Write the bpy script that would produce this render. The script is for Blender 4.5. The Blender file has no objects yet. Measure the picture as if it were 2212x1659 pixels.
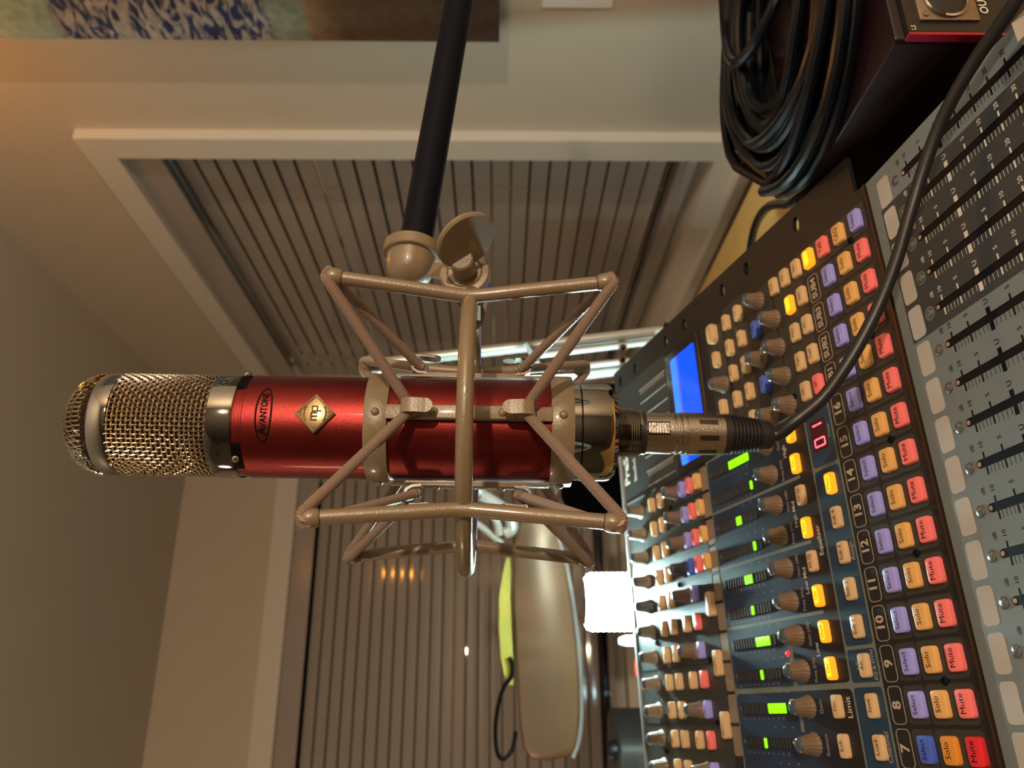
import bpy, bmesh, math, random
from math import sin, cos, pi, radians, sqrt, atan2
from mathutils import Matrix, Vector
random.seed(4)
S = bpy.context.scene
COL = S.collection
F = 1728.3; CZ = 1.20; PITCH = radians(1.03)          # focal length in pixels of the 2212 wide frame, camera height, camera pitch

# ------------------------------------------------------------------ camera, world, lights, exposure
Uv = Vector((0, sin(PITCH), cos(PITCH))); Fw = Vector((0, cos(PITCH), -sin(PITCH))); Rt = Vector((1, 0, 0))
cd = bpy.data.cameras.new('camera'); cam = bpy.data.objects.new('camera', cd); COL.objects.link(cam)
cam.matrix_world = Matrix(((-Uv.x, Rt.x, -Fw.x, 0), (-Uv.y, Rt.y, -Fw.y, 0), (-Uv.z, Rt.z, -Fw.z, CZ), (0, 0, 0, 1)))
cd.sensor_width = 36; cd.lens = F / 2212 * 36; cd.clip_start = .01
cd.dof.use_dof = True; cd.dof.focus_distance = .375; cd.dof.aperture_fstop = 13
S.camera = cam
wd = bpy.data.worlds.new('world'); S.world = wd; wd.use_nodes = True
wd.node_tree.nodes['Background'].inputs[0].default_value = (.05, .06, .09, 1)
wd.node_tree.nodes['Background'].inputs[1].default_value = .3
S.view_settings.view_transform = 'Standard'; S.view_settings.look = 'None'
S.view_settings.gamma = 1; S.view_settings.use_curve_mapping = False; S.view_settings.exposure = 1.7
S.cycles.max_bounces = 8; S.cycles.sample_clamp_indirect = 4

def lamp(name, loc, power, color, radius):
    l = bpy.data.lights.new(name, 'POINT'); l.energy = power; l.color = color; l.shadow_soft_size = radius
    o = bpy.data.objects.new(name, l); COL.objects.link(o); o.location = loc
    return o
lamp('floor_lamp_light', (.86, -.95, CZ + .26), 24.0, (1, .76, .53), .022)      # warm lamp behind the camera, to its right
lamp('room_lamp_light', (-2.1, .55, CZ + .55), 5.5, (1, .70, .44), .12)         # second warm lamp, to the left
lamp('candle_light', (.383, 1.152, CZ + 1.073), .75, (1, .36, .04), .010)         # small candle bulb hanging under the ceiling

# ------------------------------------------------------------------ helpers
def at(x, y, Z):
    """world point seen at photo pixel (x, y) at distance Z along the camera's axis"""
    return Vector((0, 0, CZ)) + Fw * Z + Rt * ((829.5 - y) / F * Z) - Uv * ((x - 1106) / F * Z)

def V(*a): return Vector(a)

class MB:
    def __init__(s, X=None): s.v = []; s.f = []; s.X = X
    def add(s, vs, fs, X=None):
        n = len(s.v); M = s.X
        if X is not None: M = X if M is None else M @ X
        s.v.extend((M @ Vector(p)) if M is not None else Vector(p) for p in vs)
        s.f.extend(tuple(i + n for i in f) for f in fs)
    def box(s, x0, y0, z0, x1, y1, z1, X=None):
        s.add([(x0,y0,z0),(x1,y0,z0),(x1,y1,z0),(x0,y1,z0),(x0,y0,z1),(x1,y0,z1),(x1,y1,z1),(x0,y1,z1)],
              [(0,3,2,1),(4,5,6,7),(0,1,5,4),(1,2,6,5),(2,3,7,6),(3,0,4,7)], X)
    def rings(s, rs, closed=True, cap0=True, cap1=True, X=None):
        n = len(rs[0]); vs = [p for r in rs for p in r]; fs = []
        m = n if closed else n - 1
        for i in range(len(rs) - 1):
            for j in range(m):
                a = i*n + j; b = i*n + (j+1) % n
                fs.append((a, b, b + n, a + n))
        if cap0: fs.append(tuple(range(n - 1, -1, -1)))
        if cap1: fs.append(tuple((len(rs)-1)*n + j for j in range(n)))
        s.add(vs, fs, X)
    def rr(s, cx, cy, w, h, r, z0, z1, ch=0, seg=3, X=None, cap0=False):
        def ring(w, h, r, z):
            o = []
            for qx, qy, a0 in ((1,-1,-90),(1,1,0),(-1,1,90),(-1,-1,180)):
                for k in range(seg + 1):
                    a = radians(a0 + 90*k/seg)
                    o.append((cx + qx*(w/2 - r) + r*cos(a), cy + qy*(h/2 - r) + r*sin(a), z))
            return o
        rs = [ring(w, h, r, z0)]
        if ch:
            rs.append(ring(w, h, r, z1 - ch))
            rs.append(ring(w - ch*.6, h - ch*.6, max(r - ch*.3, r*.05), z1 - ch*.3))
            rs.append(ring(w - ch*2, h - ch*2, max(r - ch*.8, r*.04), z1))
        else: rs.append(ring(w, h, r, z1))
        s.rings(rs, cap0=cap0, X=X)
    def outline(s, cx, cy, w, h, r, t, z0, z1, seg=4, X=None):
        def ring(w, h, r, z):
            o = []
            for qx, qy, a0 in ((1,-1,-90),(1,1,0),(-1,1,90),(-1,-1,180)):
                for k in range(seg + 1):
                    a = radians(a0 + 90*k/seg)
                    o.append((cx + qx*(w/2 - r) + r*cos(a), cy + qy*(h/2 - r) + r*sin(a), z))
            return o
        s.rings([ring(w,h,r,z0), ring(w,h,r,z1), ring(w-2*t,h-2*t,max(r-t,r*.05),z1), ring(w-2*t,h-2*t,max(r-t,r*.05),z0)], cap0=False, cap1=False, X=X)
    def lathe(s, prof, seg=32, X=None, flute=None):
        rs = []
        for r, z in prof:
            ring = []
            for k in range(seg):
                a = 2*pi*k/seg; q = max(r, 1e-5)
                if flute and r > flute[2]: q *= 1 - flute[0]*(.5 + .5*cos(a*flute[1]))
                ring.append((q*cos(a), q*sin(a), z))
            rs.append(ring)
        s.rings(rs, cap0=prof[0][0] > 1e-4, cap1=prof[-1][0] > 1e-4, X=X)
    def tube(s, pts, r, seg=10, closed=False, X=None, flat=None):
        P = [Vector(p) for p in pts]; n = len(P); T = []
        for i in range(n):
            a = P[(i+1) % n] if (closed or i < n-1) else P[i]; b = P[i-1] if (closed or i > 0) else P[i]
            t = (a - b); T.append(t.normalized() if t.length > 1e-12 else Vector((0,0,1)))
        up = Vector((0,0,1)) if abs(T[0].z) < .9 else Vector((1,0,0))
        N = (up - T[0]*up.dot(T[0])).normalized(); rs = []
        for i in range(n):
            N = (N - T[i]*N.dot(T[i])).normalized(); B = T[i].cross(N)
            q = r[i] if isinstance(r, (list, tuple)) else r
            rs.append([P[i] + N*(q*cos(2*pi*k/seg)) + B*(q*sin(2*pi*k/seg)*(flat or 1)) for k in range(seg)])
        if closed: rs.append(rs[0])
        s.rings(rs, cap0=not closed, cap1=not closed, X=X)
    def prism(s, poly, z0, z1, X=None):
        n = len(poly)
        vs = [(x,y,z0) for x,y in poly] + [(x,y,z1) for x,y in poly]
        s.add(vs, [tuple(range(n-1,-1,-1)), tuple(range(n,2*n))] + [(i,(i+1)%n,(i+1)%n+n,i+n) for i in range(n)], X)
    def sphere(s, c, r, seg=16, rg=10, X=None, sc=(1,1,1)):
        rs = []
        for i in range(rg + 1):
            a = -pi/2 + pi*i/rg
            rs.append([(c[0] + r*max(cos(a),1e-4)*cos(2*pi*k/seg)*sc[0], c[1] + r*max(cos(a),1e-4)*sin(2*pi*k/seg)*sc[1], c[2] + r*sin(a)*sc[2]) for k in range(seg)])
        s.rings(rs, cap0=True, cap1=True, X=X)
    def mesh(s, name, m, scale=1.0, angle=35):
        me = bpy.data.meshes.new(name)
        me.from_pydata([(p.x*scale, p.y*scale, p.z*scale) for p in s.v], [], s.f)
        me.validate(); me.update()
        me.shade_smooth()
        me.set_sharp_from_angle(angle=radians(angle))
        me.materials.append(m)
        return me
    def build(s, name, m, parent=None, scale=1.0, angle=35):
        return place(name, s.mesh(name, m, scale, angle), parent)

def place(name, me, parent=None, loc=None, rot=None):
    o = bpy.data.objects.new(name, me); COL.objects.link(o)
    if parent is not None: o.parent = parent
    if loc is not None: o.location = loc
    if rot is not None: o.rotation_euler = rot
    return o
def thing(name, label, cat, M=None, group=None):
    o = bpy.data.objects.new(name, None); COL.objects.link(o); o.empty_display_size = .02
    if M is not None: o.matrix_world = M if isinstance(M, Matrix) else Matrix.Translation(M)
    o['label'] = label; o['category'] = cat
    if group: o['group'] = group
    return o
def tag(o, label, cat, group=None):
    o['label'] = label; o['category'] = cat
    if group: o['group'] = group
    return o
def struct(o): o['kind'] = 'structure'; return o
def frame(o, x, y, z):
    return Matrix(((x[0],y[0],z[0],o[0]),(x[1],y[1],z[1],o[1]),(x[2],y[2],z[2],o[2]),(0,0,0,1)))

_tx = {}
def text_geo(t, bold=0.0):
    if (t, bold) not in _tx:
        c = bpy.data.curves.new('t', 'FONT'); c.body = t; c.size = 1; c.align_x = 'CENTER'; c.align_y = 'CENTER'
        c.resolution_u = 2; c.offset = bold; c.fill_mode = 'FRONT'
        o = bpy.data.objects.new('t', c); COL.objects.link(o)
        bpy.context.view_layer.update()
        me = o.to_mesh()
        _tx[(t, bold)] = ([tuple(v.co) for v in me.vertices], [tuple(p.vertices) for p in me.polygons])
        o.to_mesh_clear(); bpy.data.objects.remove(o); bpy.data.curves.remove(c)
    return _tx[(t, bold)]
def txt(mb, t, x, y, z, size, rot=0, bold=.006, sx=1.0, X=None):
    vs, fs = text_geo(t, bold); c, s_ = cos(rot)*size, sin(rot)*size
    mb.add([(x + (v[0]*sx)*c - v[1]*s_, y + (v[0]*sx)*s_ + v[1]*c, z) for v in vs], fs, X)

# ------------------------------------------------------------------ materials
def mat(name, base, rough=.5, metal=0.0, emit=None, es=0.0, noise=0.0, nscale=40, bump=0.0, bscale=200, coat=0.0, spec=None, aniso=None, trans=0.0, alpha=None):
    m = bpy.data.materials.new(name); m.use_nodes = True
    nt = m.node_tree; b = nt.nodes['Principled BSDF']
    b.inputs['Base Color'].default_value = (*base, 1); b.inputs['Roughness'].default_value = rough; b.inputs['Metallic'].default_value = metal
    if coat: b.inputs['Coat Weight'].default_value = coat; b.inputs['Coat Roughness'].default_value = .08
    if spec is not None: b.inputs['Specular IOR Level'].default_value = spec
    if trans: b.inputs['Transmission Weight'].default_value = trans
    if emit: b.inputs['Emission Color'].default_value = (*emit, 1); b.inputs['Emission Strength'].default_value = es
    tc = nt.nodes.new('ShaderNodeTexCoord')
    if noise:
        n = nt.nodes.new('ShaderNodeTexNoise'); n.inputs['Scale'].default_value = nscale; n.inputs['Detail'].default_value = 4
        nt.links.new(tc.outputs['Object'], n.inputs['Vector'])
        mx = nt.nodes.new('ShaderNodeMix'); mx.data_type = 'RGBA'
        mx.inputs[6].default_value = (*[c*(1-noise) for c in base], 1); mx.inputs[7].default_value = (*[min(1, c*(1+noise)) for c in base], 1)
        nt.links.new(n.outputs['Fac'], mx.inputs[0]); nt.links.new(mx.outputs[2], b.inputs['Base Color'])
    if bump:
        n = nt.nodes.new('ShaderNodeTexNoise'); n.inputs['Scale'].default_value = bscale; n.inputs['Detail'].default_value = 3
        nt.links.new(tc.outputs['Object'], n.inputs['Vector'])
        bp = nt.nodes.new('ShaderNodeBump'); bp.inputs['Strength'].default_value = bump; bp.inputs['Distance'].default_value = .0006
        nt.links.new(n.outputs['Fac'], bp.inputs['Height']); nt.links.new(bp.outputs['Normal'], b.inputs['Normal'])
    return m

M = {}
M['wall'] = mat('wall_paint', (.58,.52,.43), .75, noise=.03, nscale=8, bump=.15, bscale=300)
M['ceil'] = mat('ceiling_paint', (.56,.54,.48), .8, noise=.03, nscale=6)
M['wall_dim'] = mat('wall_darkened_unseen', (.11,.095,.08), .85, noise=.05, nscale=8)  # unseen walls, colour darkened on purpose for deeper reflections and less fill
M['trim'] = mat('trim_paint', (.70,.68,.62), .45, noise=.02)
M['slat'] = mat('blind_slat', (.37,.34,.32), .075, noise=.05, nscale=14, spec=.5)
M['floor'] = mat('floor_wood', (.16,.09,.05), .4, noise=.3, nscale=5)
M['glass'] = mat('window_glass', (.9,.95,1), .02, trans=1.0)
M['beige'] = mat('beige_enamel', (.19,.14,.085), .33, coat=.45, noise=.03, nscale=300, bump=.25, bscale=1400, spec=.6)
M['red'] = mat('metallic_red', (.20,.022,.020), .34, metal=.92, noise=.18, nscale=900, bump=.2, bscale=2400, coat=.1)
M['chrome'] = mat('chrome', (.38,.355,.32), .06, metal=1, noise=.05, nscale=30)
M['nickel'] = mat('nickel', (.46,.42,.37), .26, metal=1, noise=.12, nscale=500, bump=.3, bscale=1500)
M['mesh'] = mat('grille_wire', (.72,.64,.52), .15, metal=1, bump=.2, bscale=900)
M['mesh_in'] = mat('inner_grille', (.05,.025,.02), .5, metal=.6)
M['black'] = mat('black_plastic', (.012,.012,.014), .38, noise=.1)
M['rubber'] = mat('black_rubber', (.014,.013,.014), .42, bump=.1, bscale=700)
M['polish'] = mat('gloss_black', (.003,.004,.009), .55, spec=.12)
M['ink'] = mat('black_ink', (.004,.003,.003), .6, spec=.08)
M['bronze'] = mat('antique_bronze', (.36,.26,.14), .32, metal=.9, noise=.25, nscale=250)
M['wood'] = mat('desk_wood', (.60,.39,.13), .45, noise=.15, nscale=18)
def cord_mat():
    m = mat('braided_elastic', (.30,.19,.13), .55); nt = m.node_tree; b = nt.nodes['Principled BSDF']
    uv = nt.nodes.new('ShaderNodeAttribute'); uv.attribute_name = 'run'
    w = nt.nodes.new('ShaderNodeMath'); w.operation = 'MULTIPLY'; w.inputs[1].default_value = 7400
    s_ = nt.nodes.new('ShaderNodeMath'); s_.operation = 'SINE'
    nt.links.new(uv.outputs['Fac'], w.inputs[0]); nt.links.new(w.outputs[0], s_.inputs[0])
    bp = nt.nodes.new('ShaderNodeBump'); bp.inputs['Strength'].default_value = .7; bp.inputs['Distance'].default_value = .0003
    nt.links.new(s_.outputs[0], bp.inputs['Height']); nt.links.new(bp.outputs['Normal'], b.inputs['Normal'])
    mx = nt.nodes.new('ShaderNodeMix'); mx.data_type = 'RGBA'; mx.inputs[6].default_value = (.14,.085,.06,1); mx.inputs[7].default_value = (.32,.22,.16,1)
    mr = nt.nodes.new('ShaderNodeMapRange'); mr.inputs['From Min'].default_value = -1
    nt.links.new(s_.outputs[0], mr.inputs['Value']); nt.links.new(mr.outputs[0], mx.inputs[0]); nt.links.new(mx.outputs[2], b.inputs['Base Color'])
    b.inputs['Sheen Weight'].default_value = .2
    return m
M['cord'] = cord_mat()

# ------------------------------------------------------------------ the room (two walls meet in a corner behind the microphone)
CORN = V(-.1126, 3.17, 0); AR = V(.3727, -.928, 0); NR = V(-.928, -.3727, 0); AL = V(-.928, -.3727, 0); NL = V(.3727, -.928, 0); UZ = V(0, 0, 1)
WR = frame(CORN, AR, NR, UZ)      # right wall: (distance from corner, into the room, height)
WL = frame(CORN, AL, NL, UZ)      # left wall
CEIL = CZ + 1.19; LR, LL = 5.2, 4.2
def wall_with_hole(name, X, L, hole):
    a0, a1, z0, z1 = hole; m = MB(X); T = -.14
    m.box(-.14, T, 0, a0, 0, CEIL); m.box(a1, T, 0, L, 0, CEIL); m.box(a0, T, 0, a1, 0, z0); m.box(a0, T, z1, a1, 0, CEIL)
    return struct(m.build(name, M['wall']))
HR = (.30, 1.611, CZ - .455, CZ + .785)
HL = (.22, 2.45, CZ - .455, CZ + .755)
wall_with_hole('wall_right', WR, LR, HR); wall_with_hole('wall_left', WL, LL, HL)
m = MB(WR); m.box(LR, -.14, 0, LR + .14, LL, CEIL); struct(m.build('wall_back', M['wall_dim']))
m = MB(WL); m.box(LL, 0, 0, LL + .14, LR, CEIL); struct(m.build('wall_side', M['wall_dim']))
m = MB(WR); m.box(-.14, -.14, -.1, LR + .14, LL + .14, 0); struct(m.build('floor', M['floor']))
m = MB(WR); m.box(-.14, -.14, CEIL, LR + .14, LL + .14, CEIL + .1); struct(m.build('ceiling', M['ceil']))
for k, (X, L) in enumerate(((WR, LR), (WL, LL))):
    m = MB(X); m.box(0, 0, 0, L, .016, .11); m.box(0, 0, .11, L, .009, .125); struct(m.build('baseboard_' + ('right', 'left')[k], M['trim']))

def window(name, X, H, tw, sill_z):
    a0, a1, z0, z1 = H
    w = bpy.data.objects.new(name, None); COL.objects.link(w); w['kind'] = 'structure'
    m = MB(X)                                                         # casing round the opening, mitred look
    for (x0, x1, y0, y1) in ((a0 - tw, a0, z0 - tw, z1 + tw), (a1, a1 + tw, z0 - tw, z1 + tw)): m.box(x0, 0, y0, x1, .024, y1)
    m.box(a0, 0, z1, a1, .0235, z1 + tw); m.box(a0, 0, z0 - tw, a1, .0235, z0)
    m.build('window_casing', M['trim'], w)
    m = MB(X); m.box(a0 - tw - .03, 0, z0 - tw - .012, a1 + tw + .03, .055, z0 - tw + .012); m.build('window_sill', M['trim'], w)
    m = MB(X); f = .045
    m.box(a0, -.12, z0, a0 + f, -.07, z1); m.box(a1 - f, -.12, z0, a1, -.07, z1); m.box(a0, -.12, z0, a1, -.07, z0 + f); m.box(a0, -.12, z1 - f, a1, -.07, z1)
    m.box(a0, -.115, (z0 + z1)/2 - .02, a1, -.075, (z0 + z1)/2 + .02)
    m.build('window_frame', M['trim'], w)
    for q in (0, 1):
        zc = (z0 + z1)/2
        m = MB(X); m.box(a0 + f, -.099, (z0 + f, zc + .02)[q], a1 - f, -.094, (zc - .02, z1 - f)[q]); m.build('window_pane', M['glass'], w)
window('window_1', WR, HR, .062, 0); window('window_2', WL, HL, .078, 0)
M['night'] = mat('night_outside', (.01, .012, .02), .9)
for X, H, nm in ((WR, HR, 'exterior'), (WL, HL, 'exterior')):
    m = MB(X); m.box(H[0] - .05, -.16, H[2] - .05, H[1] + .05, -.145, H[3] + .05); struct(m.build(nm, M['night']))

def blind(X, H, label, top, bottom, y0=-.032):
    a0, a1, z0, z1 = H; a0 += .006; a1 -= .006
    t = thing('venetian_blind', label, 'blind', V(*(X @ V((a0+a1)/2, y0, bottom)))); I = t.matrix_world.inverted() @ X
    m = MB(I); m.box(a0, y0 - .03, z1 - .045, a1, y0 + .028, z1); m.box(a0 - .002, y0 + .028, z1 - .075, a1 + .002, y0 + .036, z1); m.build('head_rail', M['slat'], t)
    m = MB(I); m.box(a0, y0 - .026, bottom - .012, a1, y0 + .024, bottom + .006); m.build('bottom_rail', M['slat'], t)
    pitch = .0432; n = int((top - bottom - .02) / pitch)
    al = radians(-6)                                                  # closed: each slat leans its lower edge into the room
    m = MB(X); W = .0190; sec = []
    for k in range(5):
        q = -1 + 2*k/4; bow = .0003*(1 - q*q)
        sec.append((bow*cos(al) + q*W*sin(al), q*W*cos(al) + bow*sin(al)))
    pr = [(a, b) for a, b in sec] + [(a - .0026, b) for a, b in reversed(sec)]
    m.rings([[(a0, y0 + a, b) for a, b in pr], [(a1, y0 + a, b) for a, b in pr]])
    me = None
    for i in range(n):
        zc = top - .0216 - i*pitch
        if me is None:
            m.X = I @ Matrix.Translation((0, 0, 0)); m2 = MB(Matrix(I.to_3x3().to_4x4())); m2.rings([[(a0, y0 + a, b) for a, b in pr], [(a1, y0 + a, b) for a, b in pr]])
            me = m2.mesh('slat', M['slat']); off = I.to_translation()
        place('slat', me, t, off + V(0, 0, zc))
    m = MB(I)
    k = 0
    for sx in (a0 + .16, (a0+a1)/2, a1 - .16):
        m = MB(I); m.tube([(sx, y0 + .006, z1 - .05), (sx, y0 + .007, bottom)], .0006, 5); m.build('ladder_cord', M['slat'], t)
    return t
blind(WR, HR, 'closed grey horizontal blind in the window on the wall with the beach picture', CZ + .705, CZ - .400)
blind(WL, HL, 'closed grey-brown horizontal blind with a candle reflection, behind the long lamp head', CZ + .675, CZ - .402)

# things hanging on the right wall
def sea_mat():
    m = mat('beach_print', (.5,.5,.5), .55); nt = m.node_tree; b = nt.nodes['Principled BSDF']; L = nt.links.new
    tc = nt.nodes.new('ShaderNodeTexCoord'); sp = nt.nodes.new('ShaderNodeSeparateXYZ'); L(tc.outputs['Object'], sp.inputs[0])
    r = nt.nodes.new('ShaderNodeValToRGB'); cr = r.color_ramp; cr.interpolation = 'LINEAR'
    stops = [(0,(.055,.035,.03)),(.30,(.10,.06,.035)),(.352,(.24,.16,.085)),(.36,(.20,.24,.19)),(.42,(.25,.31,.26)),(.43,(.22,.24,.27)),(.80,(.20,.24,.30)),(.81,(.25,.36,.32)),(.90,(.30,.42,.36)),(.96,(.45,.40,.27)),(1,(.50,.42,.28))]
    while len(cr.elements) > 1: cr.elements.remove(cr.elements[0])
    cr.elements[0].position = 0; cr.elements[0].color = (*stops[0][1], 1)
    for p, c in stops[1:]: e = cr.elements.new(p); e.color = (*c, 1)
    mr = nt.nodes.new('ShaderNodeMapRange'); mr.inputs['From Min'].default_value = 0; mr.inputs['From Max'].default_value = .92
    wob = nt.nodes.new('ShaderNodeTexNoise'); wob.inputs['Scale'].default_value = 9
    ad = nt.nodes.new('ShaderNodeMath'); ad.operation = 'MULTIPLY_ADD'; ad.inputs[1].default_value = .03
    L(tc.outputs['Object'], wob.inputs['Vector']); L(wob.outputs['Fac'], ad.inputs[0]); L(sp.outputs['Z'], ad.inputs[2]); L(ad.outputs[0], mr.inputs['Value']); L(mr.outputs[0], r.inputs[0])
    mp = nt.nodes.new('ShaderNodeMapping'); mp.inputs['Scale'].default_value = (22, 22, 70)
    n = nt.nodes.new('ShaderNodeTexNoise'); n.inputs['Scale'].default_value = 1.0; n.inputs['Detail'].default_value = 3; n.inputs['Distortion'].default_value = 1.2
    L(tc.outputs['Object'], mp.inputs['Vector']); L(mp.outputs[0], n.inputs['Vector'])
    st = nt.nodes.new('ShaderNodeValToRGB'); st.color_ramp.elements[0].position = .44; st.color_ramp.elements[1].position = .56
    st.color_ramp.elements[0].color = (.012,.03,.11,1); st.color_ramp.elements[1].color = (.36,.35,.34,1); L(n.outputs['Fac'], st.inputs[0])
    band = nt.nodes.new('ShaderNodeValToRGB'); bc = band.color_ramp; bc.elements[0].position = .425; bc.elements[0].color = (0,0,0,1); bc.elements[1].position = .435; bc.elements[1].color = (1,1,1,1)
    for p, v in ((.79, 1), (.81, 0)): e = bc.elements.new(p); e.color = (v,v,v,1)
    L(mr.outputs[0], band.inputs[0])
    mx = nt.nodes.new('ShaderNodeMix'); mx.data_type = 'RGBA'; L(band.outputs[0], mx.inputs[0]); L(r.outputs[0], mx.inputs[6]); L(st.outputs[0], mx.inputs[7])
    sn = nt.nodes.new('ShaderNodeTexNoise'); sn.inputs['Scale'].default_value = 60; L(tc.outputs['Object'], sn.inputs['Vector'])
    m2 = nt.nodes.new('ShaderNodeMix'); m2.data_type = 'RGBA'; m2.blend_type = 'OVERLAY'; m2.inputs[0].default_value = .5; L(mx.outputs[2], m2.inputs[6]); L(sn.outputs['Fac'], m2.inputs[7])
    L(m2.outputs[2], b.inputs['Base Color'])
    return m
base = WR @ V(1.945, 0, CZ - .003)
t = thing('beach_picture', 'unframed canvas picture of surf and brown sand on the wall above the black pole', 'picture', base); I = t.matrix_world.inverted() @ WR
m = MB(I); m.box(1.945, .003, CZ - .003, 2.85, .038, CZ + .92); m.build('canvas', sea_mat(), t)
m = MB(I); m.box(1.96, .001, CZ + .01, 2.83, .004, CZ + .90); m.build('stretcher_bars', M['wood'], t)
M['paper'] = mat('white_paper', (.82,.84,.86), .7)
m = MB(WR); m.box(1.985, .0005, CZ - .190, 2.20, .0025, CZ - .074)
tag(m.build('paper_sheet', M['paper']), 'small white paper sheet pinned to the wall below the beach picture', 'paper')

# ------------------------------------------------------------------ the desk
DZ = CZ - .36
DE = at(1628, 387, .36*F/553)                                        # a point of the desk's right edge
m = MB(frame(V(DE.x, DE.y, 0), AR, NR, UZ))
t = thing('wooden_desk', 'golden wooden desk under the mixer, its edge showing beside the black cable coil', 'desk', V(-.35, .8, 0)); I = t.matrix_world.inverted() @ frame(V(DE.x, DE.y, 0), AR, NR, UZ)
m = MB(I); m.rr(.10, .85, 1.9, 1.70, .012, DZ - .035, DZ, .003, cap0=True); m.build('desktop', M['wood'], t)
for a, b in ((-.78, .08), (.98, .08), (-.78, 1.6), (.98, 1.6)):
    m = MB(I); m.box(a - .03, b - .03, 0, a + .03, b + .03, DZ - .035); m.build('leg', M['wood'], t)

# ------------------------------------------------------------------ the mixing console (local frame in millimetres: x along the channels, y away, z off the panel)
MO = V(-.07286, .39750, CZ - .2136)
MX = V(.9255, .3779, .0259).normalized(); MYv = V(-.3696, .8859, .2804); MZ = MX.cross(MYv).normalized(); MY = MZ.cross(MX)
mx = thing('mixing_console', 'large digital mixing console with backlit buttons, blue screen and numbered channels', 'mixer', frame(MO, MX, MY, MZ))
K = .001; P0 = -3.0
c_blk = mat('panel_black', (.012,.011,.013), .42, bump=.15, bscale=900)
c_cell = mat('panel_grey_cell', (.034,.032,.029), .5, bump=.15, bscale=900)
c_dark = mat('panel_slate', (.030,.034,.034), .38, bump=.15, bscale=900)
c_tan = mat('panel_tan_print', (.22,.17,.13), .5)
c_blue = mat('panel_blue', (.012,.040,.085), .45, bump=.1, bscale=900)
c_pale = mat('panel_pale_green', (.14,.17,.16), .5)
c_fader = mat('fader_panel_grey', (.155,.185,.205), .45, noise=.04, nscale=60, bump=.15, bscale=900)
c_fdark = mat('fader_panel_charcoal', (.030,.036,.044), .45, noise=.04, nscale=60)
c_tape = mat('label_strip_white', (.42,.39,.36), .7, noise=.05, nscale=150)
c_print = mat('print_pale', (.36,.30,.25), .6)
c_printw = mat('print_white', (.62,.58,.52), .6)
c_wht = mat('light_metal', (.55,.56,.58), .3, metal=.8)
def navy():
    m = mat('panel_navy', (.012,.022,.055), .42); nt = m.node_tree; b = nt.nodes['Principled BSDF']
    tc = nt.nodes.new('ShaderNodeTexCoord'); sp = nt.nodes.new('ShaderNodeSeparateXYZ'); nt.links.new(tc.outputs['Object'], sp.inputs[0])
    r = nt.nodes.new('ShaderNodeValToRGB'); mr = nt.nodes.new('ShaderNodeMapRange'); mr.inputs['From Min'].default_value = .078; mr.inputs['From Max'].default_value = .150
    nt.links.new(sp.outputs['Y'], mr.inputs['Value']); nt.links.new(mr.outputs[0], r.inputs[0])
    r.color_ramp.elements[0].position = .1; r.color_ramp.elements[0].color = (.010,.007,.009,1); r.color_ramp.elements[1].color = (.012,.030,.080,1)
    nt.links.new(r.outputs[0], b.inputs['Base Color']); return m
c_navy = navy()
# body: wedge housing from the panel down to the desk, and the two facets on top
XL, XR, YT, YB = -235.0, 197.5, 344.0, -13.3
B8 = radians(-8.113); FO = V(0, -44.39, 4.19); FY = V(0, cos(B8), sin(B8)); FZ = V(0, -sin(B8), cos(B8))
FM = Matrix(((1,0,0,0),(0,FY.y,FZ.y,FO.y),(0,FY.z,FZ.z,FO.z),(0,0,0,1)))      # fader facet frame (slot tops at y = 0)
Minv = mx.matrix_world.inverted(); dn = (Minv.to_3x3() @ UZ) * -1                # straight down, in the console's frame
def down(p):                                                                     # local mm point -> the point under it on the desk
    w = mx.matrix_world @ (V(*p) * K); return tuple((p[i] + dn[i] * (w.z - DZ - .012) / K) for i in range(3))
m = MB(); prof = [(XL, None)]
fb = FM @ V(0, -150, -1.2); fs_ = FM @ V(0, 29.0, -1.2)
line = [V(0, YT, P0), V(0, YB, P0), V(0, fs_.y, fs_.z - .5), V(0, fb.y, fb.z)]
def side(x): 
    top = [(x, p.y, p.z - 1.0) for p in line]; return top + [down(top[-1]), down(top[0])]
m.rings([side(XL), side(XR - .5)]); m.build('housing', c_blk, mx, K)
def slab(name, pts, mt, z0, z1, X=None, lab=None):
    m = MB(X); m.prism(pts, z0, z1); o = m.build(name, mt, mx, K)
    if lab: o['label'] = lab
    return o
def rect(x0, y0, x1, y1): return [(x0,y0),(x1,y0),(x1,y1),(x0,y1)]
slab('button_panel', rect(XL, YB, XR + 3, YT), c_blk, P0 - 2.2, P0)
slab('fader_panel', rect(XL, -150, 91.8, 29.5), c_fader, -3, 0, FM)
slab('fader_panel', rect(91.8, -150, 173.8, 22.5), c_fdark, -3, 0, FM, 'charcoal fader area of the subgroup channels')
slab('fader_panel', rect(173.8, -150, XR, 22.5), c_fader, -3, 0, FM)
slab('fader_panel', rect(91.8, 22.5, 173.8, 29.5), c_fader, -3, 0, FM)
slab('fader_panel', rect(173.8, 22.5, XR, 29.5), c_fader, -3, 0, FM)
slab('copper_seam', rect(XL, YB - .9, XR, YB + .2), mat('seam_copper', (.07,.04,.025), .4, metal=.6), P0, 1.2)
slab('upper_panel', rect(XL, 208, 93.5, YT), c_dark, P0, P0 + .25)
slab('header_panel', rect(96, 240, 203, YT), c_dark, P0, P0 + .25)
m = MB(); m.box(XL, YT - 1.5, P0 - 4, XR + 3, YT + 1.2, P0 + 1.6); m.build('rear_lip', c_wht, mx, K)
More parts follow.
